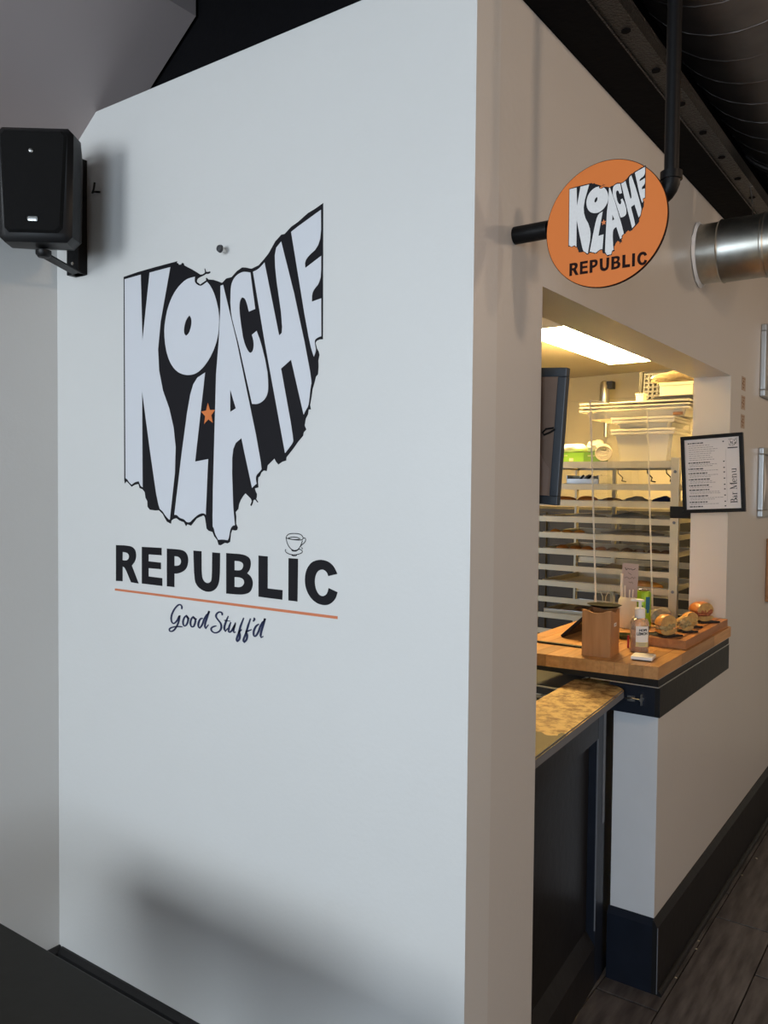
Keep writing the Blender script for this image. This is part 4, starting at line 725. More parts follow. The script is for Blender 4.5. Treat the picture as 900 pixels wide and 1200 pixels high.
m = MB().box(RX0, RX1-.036, RY0+.002, RY0+.012, 1.737, 1.767).box(RX0, RX1-.036, RY1-.012, RY1-.002, 1.737, 1.767).box(RX0+.0, RX0+.01, RY0+.03, RY1-.03, 1.737, 1.767).box(RX1-.01, RX1, RY0+.031, RY1-.031, 1.737, 1.767); m.done('top_frame', 'alu', rk)
m = MB().box(RX0+.01, RX1-.01, RY0+.012, RY1-.012, 1.752, 1.766); m.done('top_sheet', 'alu', rk)
m = MB().box(RX0, RX1, RY0, RY0+.03, .09, .12).box(RX0, RX1, RY1-.03, RY1, .09, .12).box(RX0, RX0+.03, RY0, RY1, .09, .12).box(RX1-.03, RX1, RY0, RY1, .09, .12); m.done('base_frame', 'alu', rk)
for x in (RX0+.03, RX1-.03):
    for y in (RY0+.03, RY1-.03):
        MB().lathe([(.001, -.012), (.040, -.012), (.040, .012), (.001, .012)], n=20, loc=(x, y, .041), axis='X').done('caster', 'black_plastic', rk, smooth=True)
for z in (1.72, 1.50, 1.20): MB().lathe([(0, RY0-.002), (.006, RY0-.002), (.007, RY0)], n=12, loc=(RX1-.0175, 0, z), axis='Y').done('rivet', 'hole_grey', fpost)
settle(rk)

# trays in the rack and what lies on them
tray_mesh = None
def tray(z, label, x0=RX0+.030, x1=RX1-.045, y0=RY0+.034, y1=RY1-.034, m_='alu', tilt=0):
    t = thing('baking_tray', label, 'tray', ((x0+x1)/2, (y0+y1)/2, z), group='baking trays in the rack', rot=(tilt, 0, 0))
    hx, hy = (x1-x0)/2, (y1-y0)/2; m = MB()
    m.box(-hx+.006, hx-.006, -hy+.006, hy-.006, 0, .0015)
    for s in (-1, 1):
        m.box(s*hx-.002, s*hx+.002, -hy, hy, 0, .022); m.box(-hx, hx, s*hy-.002, s*hy+.002, 0, .022)
    m.done('tray_body', m_, t)
    MB().tube([(-hx, -hy, .022), (hx, -hy, .022), (hx, hy, .022), (-hx, hy, .022), (-hx, -hy, .022)], .0028, n=6).done('rolled_rim', 'alu_edge', t)
    return t
Z = LEV
def zt(i): return Z[i]-.0105
tray(zt(1), 'baking tray under the utensil bin, top tray of the rack')
tray(zt(2), 'baking tray with shiny brown loaves, second from the top')
tray(zt(3), 'baking tray with wrapped dough, third from the top')
tray(zt(4), 'baking tray with tan buns and grey film, fourth from the top')
tray(zt(5), 'baking tray with dark brown pastries, fifth from the top')
tray(zt(7), 'baking tray with a pale loaf, low in the rack behind the green can')
tray(zt(12), 'low empty baking tray near the bottom of the rack')
# loaves on the top tray
def loaf(x, y, z, r, label, mt='bun_red', seed=0, grp=None, rz=0.0, cat='bread'):
    m = MB().blob((0, 0, r[2]*.8), r, seed=seed, amp=.05, flat=-r[2]*.75); o = m.done('bread_loaf', mt, smooth=True); o.location = (x, y, z); o.rotation_euler.z = rz; return tag(o, label, cat, grp)
zz = zt(2)+.0018
loaf(-1.595, 3.72, zz, (.060, .032, .022), 'shiny brown loaf at the left end of the second tray', seed=1, rz=.2)
loaf(-1.475, 3.715, zz, (.056, .032, .023), 'shiny brown loaf second from the left on the second tray', seed=2, rz=-.25)
loaf(-1.362, 3.725, zz, (.052, .030, .020), 'dull brown loaf on the second tray, just behind the guard edge', 'food_dark', seed=3)
def bag(x, y, z, r, label, mt, seed, name='food_bag', cat='bag', amp=.16, freq=4.0):
    o = MB().blob((0, 0, r[2]*.62), r, seed=seed, amp=amp, freq=freq, flat=-r[2]*.6).done(name, mt, smooth=True); o.location = (x, y, z); return tag(o, label, cat)
bag(-1.25, 3.75, zz, (.055, .05, .026), 'crumpled grey film bag on the second tray of the rack', 'bag_grey', 4)
bag(-1.13, 3.74, zz, (.048, .045, .027), 'dark blue plastic packet on the second tray beside the rack post', 'blue_dark', 5, 'plastic_packet', 'packet')
zz = zt(3)+.0018
bag(-1.50, 3.76, zz, (.11, .07, .020), 'flat cloth-wrapped dough on the third tray, left half', 'cloth', 6, 'wrapped_dough', 'dough')
bag(-1.27, 3.76, zz, (.10, .07, .026), 'grey film covered dough on the third tray, right half', 'bag_grey', 7, 'wrapped_dough', 'dough')
zz = zt(4)+.0018
bag(-1.27, 3.77, zz, (.15, .08, .022), 'long grey film bundle on the fourth tray of the rack', 'bag_grey', 8, 'film_bundle', 'bundle')
for i, x in enumerate((-1.632, -1.572, -1.512)):
    loaf(x, 3.71, zt(4)+.0018-.0, (.028, .028, .018), ('leftmost', 'middle', 'right')[i]+' one of three tan buns on the fourth tray', 'bun', seed=20+i)
def sheet(x0, x1, y0, y1, z, label, name='paper_sheet', mt='parch', seed=0):
    m = MB(); rnd = random.Random(seed); n = 7; g = []
    for j in range(n):
        for i in range(n):
            g.append(m.bm.verts.new((x0+(x1-x0)*i/(n-1)+rnd.uniform(-.003, .003), y0+(y1-y0)*j/(n-1), z+.004*rnd.random()+(.012 if i in (0, n-1) else 0)*rnd.random())))
    for j in range(n-1):
        for i in range(n-1): m.bm.faces.new((g[j*n+i], g[j*n+i+1], g[(j+1)*n+i+1], g[(j+1)*n+i]))
    bmesh.ops.solidify(m.bm, geom=m.bm.faces[:], thickness=.0006)
    return tag(origin(m.done(name, mt, smooth=True), ((x0+x1)/2, (y0+y1)/2, z)), label, 'paper')
sheet(-1.44, -1.15, 3.665, 3.95, zt(6)+.004, 'curled parchment sheet on the sixth tray behind the guard', seed=2)
zz = zt(5)+.0018
for i in range(9):
    x = -1.60+.062*i
    loaf(x, 3.72+.012*(i % 2), zz, (.029, .038, .019), 'dark brown pastry on the fifth tray, ' + ('leftmost', 'second from the left', 'third from the left', 'fourth from the left', 'in the middle', 'fourth from the right', 'third from the right', 'second from the right', 'rightmost')[i] + ' of the row of nine', 'food_dark' if i > 3 else 'bun_red', seed=30+i, grp='dark pastries on the fifth tray', cat='pastry')
loaf(-1.20, 3.72, zt(7)+.0018, (.085, .035, .024), 'long pale golden loaf low in the rack behind the clear guard', 'bun', seed=50)
# tray half pulled out, low on the left
t = tray(1.045, 'baking tray pulled out at an angle low on the left of the rack', x0=-1.66, x1=-1.40, y0=3.655, y1=4.08)
sheet(-1.64, -1.43, 3.68, 3.98, 1.0475, 'crumpled parchment sheet on the low pulled out tray', seed=5)
bag(-1.49, 3.78, 1.0605, (.06, .05, .008), 'thin tan scrap of pastry on the low tray', 'food_dark', 12, 'pastry_scrap', 'pastry', amp=.3)
# steel bin of tools and whisks hanging between the two highest levels
bn = thing('utensil_bin', 'steel bin of metal utensils under the rack top, left of the guard', 'bin', (-1.50, 3.80, zt(1)+.026))
for z in (0,):
    pass
bn.location.z = zt(1)+.002
m = MB(); m.box(-.085, .075, -.08, .08, 0, .002); m.box(-.085, -.082, -.08, .08, 0, .062).box(.072, .075, -.08, .08, 0, .062).box(-.085, .075, -.08, -.078, 0, .045).box(-.085, .075, .078, .08, 0, .062); m.done('bin_body', 'steel', bn)
rnd = random.Random(5)
for i in range(7):
    x = -.06+.018*i; MB().tube([(x, -.05, .006+.006*i % .02), (x+.03*rnd.uniform(-1, 1), .05, .055+.01*rnd.random())], .0055, n=8).done('utensil', 'steel' if i % 2 else 'black_plastic', bn, smooth=True)
for k, x in enumerate((-1.335, -1.20, -1.115)):
    m = MB().tube([(x, 3.72, 1.733), (x+.002, 3.72, 1.715), (x+.02, 3.73, 1.695), (x+.012, 3.74, 1.680), (x+.03, 3.75, 1.676)], .0028, n=8)
    tag(origin(m.done('wire_hook', 'black_metal', smooth=True), (x, 3.72, 1.70)), ('dark bent wire hook under the rack top behind the guard', 'dark bent wire hook in the middle behind the guard', 'dark bent wire hook under the rack top beside the right post')[k], 'hook')

# ------------------------------------------------------------------ on top of the rack
def tapered(mb, x0, x1, y0, y1, z0, z1, ins):
    bm = mb.bm
    lo = [bm.verts.new(v) for v in ((x0+ins, y0+ins, z0), (x1-ins, y0+ins, z0), (x1-ins, y1-ins, z0), (x0+ins, y1-ins, z0))]
    hi = [bm.verts.new(v) for v in ((x0, y0, z1), (x1, y0, z1), (x1, y1, z1), (x0, y1, z1))]
    bm.faces.new(lo[::-1]); bm.faces.new(hi)
    for k in range(4): bm.faces.new((lo[k], lo[(k+1) % 4], hi[(k+1) % 4], hi[k]))
    bmesh.ops.bevel(bm, geom=[e for e in bm.edges if abs(e.verts[0].co.z-e.verts[1].co.z) > .01], offset=.012, segments=3, affect='EDGES')
    return mb
def tub(name, label, x0, x1, y0, y1, z0, z1, mt='tub', lip=.012, cat='tub', rid=True):
    t = thing(name, label, cat, ((x0+x1)/2, (y0+y1)/2, z0))
    a = tapered(MB(), x0, x1, y0, y1, z0, z1-.001, .018).done('tub_body', mt, t, smooth=True)
    b = MB().box(x0-lip, x1+lip, y0-lip, y1+lip, z1-.014, z1, bevel=.003).done('rim', mt, t, smooth=True)
    c = MB().box(x0-lip-.002, x1+lip+.002, y0-lip-.002, y1+lip+.002, z1+.0005, z1+.012, bevel=.003).done('lid', mt, t, smooth=True)
    settle(t); return t
RZ = 1.7665
tub('storage_tub', 'lower of two milky plastic tubs stacked on the rack top', -1.335, -1.075, 3.665, 3.90, RZ, 1.900)
tub('storage_tub', 'upper of two milky plastic tubs, nested on the lower one on the rack top', -1.333, -1.077, 3.667, 3.898, 1.9125, 1.952)
big = thing('plastic_tote', 'wide milky plastic tote on top of the stacked tubs on the rack', 'tote', (-1.27, 3.80, 1.9645))
tapered(MB(), -1.49, -1.02, 3.68, 4.00, 1.9645, 2.020, .02).done('tote_body', 'tub', big, smooth=True)
for z in (1.995, 2.012, 2.028): MB().box(-1.505, -1.005, 3.665, 4.015, z, z+.008, bevel=.003).done('rim_rib', 'tub', big, smooth=True)
MB().box(-1.075, -1.035, 3.6655, 3.6785, 1.968, 1.981).done('handle_label', 'food_dark', big)
settle(big)
gb = thing('green_carton', 'bright green cardboard carton at the left on the rack top', 'box', (-1.50, 3.69, RZ))
MB().box(-1.615, -1.475, 3.655, 3.75, RZ, RZ+.045).done('carton_side', 'green_box', gb); MB().box(-1.474, -1.395, 3.655, 3.75, RZ, RZ+.045).done('carton_end', 'green_dark', gb)
MB().box(-1.545, -1.525, 3.6538, 3.6548, RZ+.004, RZ+.018).box(-1.60, -1.555, 3.6538, 3.6548, RZ+.028, RZ+.032).box(-1.455, -1.42, 3.6538, 3.6548, RZ+.026, RZ+.030).done('carton_print', 'parch', gb)['kind'] = 'stuff'
settle(gb)
bag(-1.548, 3.71, RZ+.0455, (.066, .05, .026), 'folded white cloth lying on the green carton', 'cloth', 31, 'folded_cloth', 'cloth', amp=.12, freq=3)
bag(-1.432, 3.71, RZ+.0455, (.046, .045, .034), 'white cloth heap on the right end of the green carton', 'cloth', 33, 'cloth_heap', 'cloth', amp=.18, freq=4)
m = MB()
for k in range(5):
    pts = []
    for i in range(17):
        a = PI*2*i/16; pts.append((-1.378+(.038-.003*k)*math.cos(a), 3.652-.004*k*0+.001*k, RZ+.040+.010*k*.5+(.032-.004*k)*math.sin(a)))
    m.tube(pts, .0048, n=8, cap=False)
m.bm.transform(Matrix.Translation((0, .0, 0)))
tag(origin(m.done('rope_coil', 'rope', smooth=True), (-1.378, 3.655, RZ)), 'loose coil of off-white cord hanging at the rack top beside the tubs', 'cord')
# things piled on the tote
TZ = 2.0365
fp = thing('flat_pan', 'flat grey pan on the tote under the white box', 'pan', (-1.10, 3.80, TZ))
MB().box(-.075, .095, -.09, .12, 0, .018, bevel=.003).done('pan_body', 'crate', fp); MB().box(-.078, .098, -.093, .123, .018, .021).done('rim', 'steel', fp)
wb = thing('white_food_box', 'white lidded box on the flat grey pan, below the bread bag', 'box', (-1.08, 3.79, TZ+.0215))
MB().box(-.068, .075, -.08, .10, 0, .045, bevel=.002).done('box_base', 'white_box', wb); MB().box(-.071, .078, -.083, .103, .045, .058, bevel=.002).done('lid', 'white_box', wb)
bb_ = bag(-1.085, 3.79, TZ+.0805, (.125, .08, .034), 'clear plastic bag of bread on top of the white box', 'bag', 41, 'bread_bag', 'bag', amp=.10, freq=5)
cr = thing('grey_crate', 'dark grey perforated crate standing on edge left of the bread bag', 'crate', (-1.285, 3.93, TZ+.004), rot=(math.radians(-8), 0, 0))
m = MB()
W_, H_ = .16, .155
for i in range(8): m.box(-.01+i*.0212-.0045, -.01+i*.0212+.0045, 0, .008, 0, H_)
for j in range(8): m.box(-.014, .143, 0.0005, .0075, j*.021, j*.021+.009)
m.done('lattice', 'crate', cr); MB().box(-.012, .143, .060, .066, 0, H_).done('back_wall', 'black_plastic', cr)
MB().box(-.034, -.0145, -.004, .03, .004, H_+.01, bevel=.004).done('crate_rim', 'black_plastic', cr)
jar = thing('clear_container', 'small pale square container on the tote left of the crate', 'container', (-1.26, 3.80, TZ))
MB().box(-.018, .018, -.02, .02, 0, .040, bevel=.003).done('container_body', 'white_box', jar); MB().box(-.020, .020, -.022, .022, .040, .046).done('lid', 'cream', jar)

# kitchen light and wall pipe
kl = thing('ceiling_light', 'long fluorescent ceiling light glowing in the kitchen', 'ceiling light', (-1.59, 4.0, 2.44))
MB().box(-1.475-.245, -1.475, 3.40, 4.60, 2.405, 2.4398, bevel=.004).done('housing', 'cream', kl)
m = sring(MB(), [(3.405, [(-1.715, 2.404), (-1.71, 2.352), (-1.485, 2.352), (-1.480, 2.404)]), (4.595, [(-1.715, 2.404), (-1.71, 2.352), (-1.485, 2.352), (-1.480, 2.404)])]); m.done('diffuser', 'lamp', kl)
MB().box(-1.718, -1.477, 3.394, 3.404, 2.350, 2.406).done('end_cap', 'cream', kl)
MB().box(-1.718, -1.477, 4.596, 4.606, 2.350, 2.406).done('end_cap', 'cream', kl)
settle(kl)
wp = thing('wall_sensor', 'grey pipe with a cylindrical fitting on the kitchen back wall', 'pipe', (-2.10, 5.58, 1.6))
MB().tube([(-2.085, 5.56, 2.0), (-2.085, 5.56, 2.22)], .015, n=14).done('pipe', 'steel', wp, smooth=True)
MB().lathe([(0, 2.20), (.024, 2.21), (.032, 2.24), (.032, 2.35), (.024, 2.38), (0, 2.39)], n=18, loc=(-2.10, 5.56, 0)).done('fitting', 'steel', wp, smooth=True)
MB().box(-2.08, -2.04, 5.54, 5.60, 2.33, 2.38).done('clip', 'crate', wp)
settle(wp)
# dark back-of-kitchen equipment behind the rack
eq = thing('kitchen_cabinet', 'dark cabinet behind the tray rack, seen between the runners', 'cabinet', (-1.9, 4.8, 0))
MB().box(-2.5, -1.15, 4.55, 5.1, 0, 1.52).done('body', 'charcoal', eq)
for x in (-2.48, -2.035, -1.59): MB().box(x, x+.425, 4.535, 4.549, .10, 1.50, bevel=.003).done('door', 'charcoal', eq)
settle(eq)
# ------------------------------------------------------------------ framed signs in the opening
def frame_parts(t, w, h, d, bar, mt, back=True):
    """frame in local x (width), z (height), facing -y"""
    m = MB()
    for (x0, x1, z0, z1) in ((-w/2, w/2, h/2-bar, h/2), (-w/2, w/2, -h/2, -h/2+bar), (-w/2, -w/2+bar, -h/2+bar, h/2-bar), (w/2-bar, w/2, -h/2+bar, h/2-bar)):
        m.box(x0, x1, -d/2, d/2, z0, z1, bevel=.002)
    return m.done('frame', mt, t)
mn = thing('bar_menu', 'black framed Bar Menu hung crooked on the cream column at the right of the opening', 'framed menu', (-.869, OY1-.030, 1.710), rot=(0, math.radians(-3.2), 0))
MW, MH = .243, .318
frame_parts(mn, MW, MH, .022, .015, 'black_plastic')
MB().box(-MW/2+.013, MW/2-.013, -.004, .010, -MH/2+.013, MH/2-.013).done('menu_sheet', 'paper', mn)
MB().box(-MW/2+.004, MW/2-.004, .0112, .0122, -MH/2+.004, MH/2-.004).done('backing_board', 'hardboard', mn)
MB().box(-.05, .05, .0122, .028, -.01, .02).done('hanger_block', 'black_plastic', mn)
m = MB(); rnd = random.Random(9)
y0_, y1_ = -.0046, -.0041
rows = [(.128, 'h')] + [(.118-.0085*i, 'b') for i in range(8)]
z = .128-.0085*9-.004
for sec in range(9):
    rows.append((z, 'h')); z -= .008
    for k in range(1 + (sec % 3 != 1)): rows.append((z, 'b')); z -= .0065
    z -= .004
mb_h, mb_b = MB(), MB()
for z, kind in rows:
    if z < -.135: break
    x = -.094 if kind == 'h' else -.090; end = rnd.uniform(-.055, -.01) if kind == 'h' else rnd.uniform(-.01, .032)
    hgt = .0022 if kind == 'h' else .0011
    while x < end:
        w_ = rnd.uniform(.004, .013); (mb_h if kind == 'h' else mb_b).box(x, x+w_, y0_, y1_, z-hgt, z+hgt); x += w_+.0025
    if kind == 'h': mb_h.box(.043, .049, y0_, y1_, z-hgt, z+hgt)
mb_h.done('heading_lines', 'ink', mn)['kind'] = 'stuff'; mb_b.done('text_lines', 'ink_grey', mn)['kind'] = 'stuff'
MB().box(.054, .0545, y0_, y1_, -.115, .095).done('rule_line', 'ink_grey', mn)
# "Bar Menu" set vertically in a high-contrast serif: thick and thin pen strokes
def serif_text(fn, parent):
    g = MB(); T_, t_ = .16, .045     # thick and thin, in units of cap height
    def st(x, y0, y1, w=T_): g.poly([[(x-w/2, y0), (x+w/2, y0), (x+w/2, y1), (x-w/2, y1)]], fn, .0003)
    def sf(x, y, w=.30): g.poly([[(x-w/2, y-t_/2), (x+w/2, y-t_/2), (x+w/2, y+t_/2), (x-w/2, y+t_/2)]], fn, .0003)
    def arc(cx, cy, rx, ry, a0, a1, mx=T_, mn_=t_, n=18):
        pts, ws = [], []
        for i in range(n+1):
            a = math.radians(a0+(a1-a0)*i/n); pts.append((cx+rx*math.cos(a), cy+ry*math.sin(a))); ws.append(mn_+(mx-mn_)*abs(math.cos(a))**1.5)
        g.stroke(pts, 1, fn, .0003, ws)
    x = 0
    st(.15, 0, 1); sf(.13, .02); sf(.13, .98); arc(.30, .75, .22, .23, 90, -90); arc(.30, .26, .28, .24, 90, -90); sf(.25, .51, .2)   # B
    arc(.86, .20, .14, .18, 20, 340, .12); st(1.02, .06, .48, .13); arc(.88, .50, .14, .14, 170, 10, .06); sf(1.08, .03, .16)         # a
    st(1.38, 0, .64, .13); sf(1.38, .02, .28); sf(1.33, .64, .16); arc(1.56, .50, .15, .13, 170, 40, .08)                            # r
    x = 2.10
    st(x+.08, 0, 1, .05); sf(x+.08, .02, .26); sf(x+.06, .98, .2); st(x+.86, 0, 1); sf(x+.86, .02, .34); sf(x+.88, .98, .26)
    g.stroke([(x+.10, .98), (x+.44, .02)], .15, fn, .0003); g.stroke([(x+.80, .98), (x+.44, .02)], .05, fn, .0003)                 # M
    arc(3.44, .32, .22, .31, 10, 320, .14); sf(3.45, .36, .42)                                                                      # e
    st(3.92, 0, .64, .13); sf(3.92, .02, .28); sf(3.87, .64, .16); arc(4.12, .46, .17, .17, 170, 0, .10); st(4.30, 0, .48, .13); sf(4.30, .02, .28)   # n
    st(4.72, .12, .64, .13); sf(4.68, .64, .18); arc(4.92, .18, .18, .17, 180, 350, .10); st(5.12, .0, .64, .13); sf(5.08, .64, .18); sf(5.16, .02, .16)   # u
    return g.done('menu_title', 'ink', parent)
hcap = .0265
serif_text(lambda u, v, w: Vector((.0925-v*hcap, -.0042-w, -.122+u*hcap)), mn)
def mini(u, v, w): return Vector((.082+(u-666)*.034/710, -.0042-w, .1225+(v-1888)*.034/782))
MB().poly([ART['sil']], mini, .0002).done('logo_print', 'ink', mn)
mm = MB()
for key in 'KOLACHE'[:6]+'E':
    mm.poly([ART[key]], lambda u, v, w: mini(u, v, w+.0003), .0002)
mm.done('logo_letters', 'paper', mn)
MB().box(.062, .100, y0_, y1_, .0985, .1025).done('logo_word', 'ink', mn)
# the dark clamp under the menu, joining it to the column
tag(MB().box(-1.045, -.963, OY1-.006, OY1+.010, 1.522, 1.572).done('dark_bracket', 'black_plastic'), 'black block at the column edge just behind the lower left of the Bar Menu', 'bracket')

fb = thing('reversed_frame', 'brown back of a slate blue picture frame at the left of the opening', 'picture frame', (-.886, OY0+.047, 1.772), rot=(0, math.radians(3.5), 0))
frame_parts(fb, .220, .318, .020, .021, 'frame_blue')
MB().box(-.092, .092, -.0085, -.0065, -.140, .140).done('backing_board', 'hardboard', fb)
m = MB().poly([[(-.09, -.138), (-.09+.175, -.138), (.085, -.075), (.028, -.005), (-.09, -.005)]], lambda u, v, w: Vector((u, -.0086-w, v)), .0018); m.done('easel_flap', mat('easel_board', (.20, .14, .11), .75), fb)
m = MB()
m.tube([(.088, -.0105, .020), (.070, -.0125, .017), (.062, -.0125, .008), (.066, -.0125, .003), (.082, -.0125, .010), (.092, -.0105, .017)], .0022, n=8); m.done('hanger_clip', 'black_metal', fb)
MB().box(-.06, .0, -.046, -.0105, -.05, .05).done('mounting_block', 'black_plastic', fb)

# tags and silver frames on the side wall, to the right
for i, z in enumerate((2.098, 2.017, 1.937)):
    y = 3.775
    t = thing('wall_tag', ('top', 'middle', 'bottom')[i] + ' one of three small tan paper tags on the beige wall above the Bar Menu', 'tag', (XS, y, z-.0))
    MB().box(.0004, .0016, -.034, .034, -.029, .029).done('tag_paper', 'tag_paper', t)
    m = MB(); rnd = random.Random(60+i)
    for (yy, zz_) in ((0, .010), (.004, -.004), (-.004, -.016), (-.02, .0)): m.box(.0016, .0020, yy-.008, yy+.007, zz_-.005, zz_+.003)
    m.box(.0016, .0020, -.024, .024, .019, .022); m.done('tag_print', 'tag_ink', t)['kind'] = 'stuff'
def side_frame(y0, y1, z0, z1, label, name, mt='silver', bar=.030, d=.024, pr='print'):
    t = thing(name, label, 'picture frame', (XS, (y0+y1)/2, (z0+z1)/2))
    hy, hz = (y1-y0)/2, (z1-z0)/2; m = MB()
    for (a, b, c, e) in ((-hy, hy, hz-bar, hz), (-hy, hy, -hz, -hz+bar), (-hy, -hy+bar, -hz+bar, hz-bar), (hy-bar, hy, -hz+bar, hz-bar)): m.box(.001, d, a, b, c, e, bevel=.004)
    m.done('frame', mt, t); MB().box(.001, .008, -hy+bar, hy-bar, -hz+bar, hz-bar).done('print', pr, t); return t
side_frame(4.10, 4.50, 2.075, 2.405, 'upper silver picture frame on the beige wall at the right edge', 'picture_frame')
t = side_frame(4.105, 4.505, 1.52, 1.84, 'lower silver picture frame on the beige wall, right of the Bar Menu', 'picture_frame')
m = MB()
pts = [(.04*math.sin(a*PI/10)-.115, -.12+.024*a) for a in range(11)]
m.stroke(pts, .02, lambda u, v, w: Vector((.0085+w, u, v)), .0006, [.004+.03*math.sin(PI*i/10) for i in range(11)]); m.done('white_shape', 'white_plastic', t)
side_frame(4.335, 4.70, 1.10, 1.408, 'small brown wooden frame low on the beige wall at the right edge', 'wooden_frame', 'bamboo', .02)

# ------------------------------------------------------------------ on the counter
# bamboo utensil box
bx = thing('bamboo_box', 'bamboo utensil box with wavy rim standing at the front of the counter', 'box', (-1.012, 2.685, CZT), rz=math.radians(4))
H = .158; W2 = .048; D2 = .052
def wavy(n=24, amp=.010, w=W2):
    top = [(-w + 2*w*i/n, H-.004 - amp*math.sin(PI*i/n)**2) for i in range(n+1)]
    return [(-w, 0)] + [(w, 0)] + top[::-1]
for sgn, nm in ((-1, 'front'), (1, 'back')):
    MB().poly([[(u, v) for u, v in wavy()]], (lambda s: lambda u, v, w: Vector((u, s*(D2-.0) - s*w, v)))(sgn), .007).done('side_panel', 'bamboo', bx)
    MB().poly([[(u, v) for u, v in wavy(w=D2-.0075)]], (lambda s: lambda u, v, w: Vector((s*W2 - s*w, u, v)))(sgn), .007).done('side_panel', 'bamboo', bx)
MB().box(-W2+.007, W2-.007, -D2+.007, D2-.007, .001, .008).done('bottom_panel', 'bamboo', bx)
MB().box(-.002, .002, -D2+.008, D2-.008, .008, H-.03).done('divider', 'bamboo', bx)
MB().box(W2, W2+.0008, -.012, .014, .098, .110).done('price_sticker', 'paper', bx); MB().box(W2+.0008, W2+.0012, -.006, .008, .102, .106).done('sticker_print', 'ink_grey', bx)
dp = MB().lathe([(0, 0), (.042, 0), (.058, .008), (.0595, .0085), (.042, .003), (0, .003)], n=36, sy=.8); dp = dp.done('dark_plate', 'black_paint', smooth=True)
dp.location = (-1.015, 2.722, CZT+H-.003); tag(dp, 'thin dark glossy plate lying on the bamboo box', 'plate')
# tablet on a leaning stand, knife-like black strip
tbt = thing('leaning_tablet', 'black tablet leaning back on the counter behind the bamboo box', 'tablet', (-1.245, 2.99, CZT), rot=(0, math.radians(47), 0))
MB().box(-.006, .006, -.10, .10, .004, .150, bevel=.003).done('tablet_body', 'black_plastic', tbt)
MB().box(.006, .0072, -.092, .092, .012, .142).done('screen', 'black_gloss', tbt)
tag(origin(MB().box(-1.30, -1.10, 2.735, 2.752, CZT+.0004, CZT+.006, bevel=.001).done('black_strip', 'black_plastic'), (-1.2, 2.743, CZT)), 'thin black strip lying on the counter left of the bamboo box', 'strip')
# cup with straws and card
cp = thing('straw_cup', 'cream cup of straws behind the bamboo box on the counter', 'cup', (-1.120, 3.26, CZT))
MB().lathe([(.028, 0), (.031, .004), (.037, .095), (.035, .112), (.028, .124), (.026, .124), (.033, .110), (.034, .092), (.028, .006), (0, .006)], n=32).done('cup_body', 'cup', cp, smooth=True)
for i in range(7):
    a = i*.9; MB().tube([(.016*math.cos(a), .016*math.sin(a), .008), (.021*math.cos(a), .021*math.sin(a), .155+.008*(i % 3))], .0030, n=8).done('straw', 'cream', cp, smooth=True)
MB().tube([(-.024, .004, .008), (-.026, .004, .215)], .006, n=10).done('tall_straw', 'cream', cp, smooth=True)
cd = thing('handwritten_card', 'small grey handwritten card standing in the cup of straws', 'card', (-1.120, 3.265, CZT+.15), rot=(0, math.radians(2), math.radians(6)))
MB().box(-.028, .036, 0, .0012, -.03, .108).done('card', 'sign_card', cd)
m = MB(); rnd = random.Random(2)
fnc = lambda u, v, w: Vector((u, -.0002-w, v))
for r, (z, x0, x1) in enumerate(((.085, -.018, .026), (.068, -.004, .012), (.050, -.018, .028), (.030, .0, .018))):
    x = x0; pts = []
    while x < x1: pts.append((x, z+rnd.uniform(-.004, .005))); x += .0028
    m.stroke(pts, .0016 if r else .0024, fnc, .0003)
m.done('handwriting', 'ink', cd)
# tall green can
cn = thing('green_can', 'tall bright green drink can on the counter beside the straw cup', 'can', (-1.078, 3.32, CZT))
MB().lathe([(.025, 0), (.0325, .006), (.0325, .138), (.027, .148)], n=36).done('can_body', 'can_green', cn, smooth=True)
MB().lathe([(.027, .148), (.0275, .151), (.0262, .151), (.025, .147), (0, .147)], n=36).done('can_lid', 'can_lid', cn, smooth=True)
def canfn(u, v, w): a = math.radians(-62)+u/.0325; return Vector(((.0327+w)*math.cos(a), (.0327+w)*math.sin(a), v))
def curved(mb, pts_rows, fn):
    for x0, x1, z0, z1 in pts_rows:
        n = 6; lo = [mb.bm.verts.new(fn(x0+(x1-x0)*i/n, z0, .0002)) for i in range(n+1)]; hi = [mb.bm.verts.new(fn(x0+(x1-x0)*i/n, z1, .0002)) for i in range(n+1)]
        for i in range(n): mb.bm.faces.new((lo[i], lo[i+1], hi[i+1], hi[i]))
    return mb
curved(MB(), [(.006, .026, .075, .125), (.010, .022, .060, .078)], canfn).done('blue_print', 'can_blue', cn)
curved(MB(), [(-.012, -.004, .085, .090), (-.006, .004, .035, .045), (.0, .014, .020, .030), (-.02, -.012, .06, .066)], canfn).done('dark_print', 'ink', cn)
# soap dispenser
so = thing('soap_bottle', 'clear pump bottle of amber hand soap with white label at the front of the counter', 'bottle', (-.918, 2.800, CZT), rz=math.radians(12))
MB().lathe([(.026, 0), (.031, .004), (.031, .100), (.026, .114), (.013, .120), (.013, .126)], n=4*9, sx=1.0, sy=.85).done('bottle_body', 'soap', so, smooth=True)
MB().lathe([(.0, .003), (.028, .004), (.028, .052), (.0, .052)], n=32, sx=1.0, sy=.85).done('liquid', 'amber', so, smooth=True)
MB().lathe([(.0175, .118), (.0175, .148), (.014, .152), (0, .152)], n=24).done('pump_collar', 'pump', so, smooth=True)
MB().tube([(0, 0, .150), (0, 0, .176)], .0055, n=12).done('pump_stem', 'pump', so, smooth=True)
MB().lathe([(0, .174), (.014, .174), (.014, .180), (0, .183)], n=20).box(-.030, .0, -.006, .006, .174, .182, bevel=.002).done('pump_head', 'pump', so, smooth=True)
def sofn(u, v, w): a = math.radians(-75)+u/.031; return Vector(((.0314+w)*math.cos(a), (.0314+w)*.85*math.sin(a), v))
curved(MB(), [(-.0175, .028, .022, .092)], sofn).done('label', 'label', so)
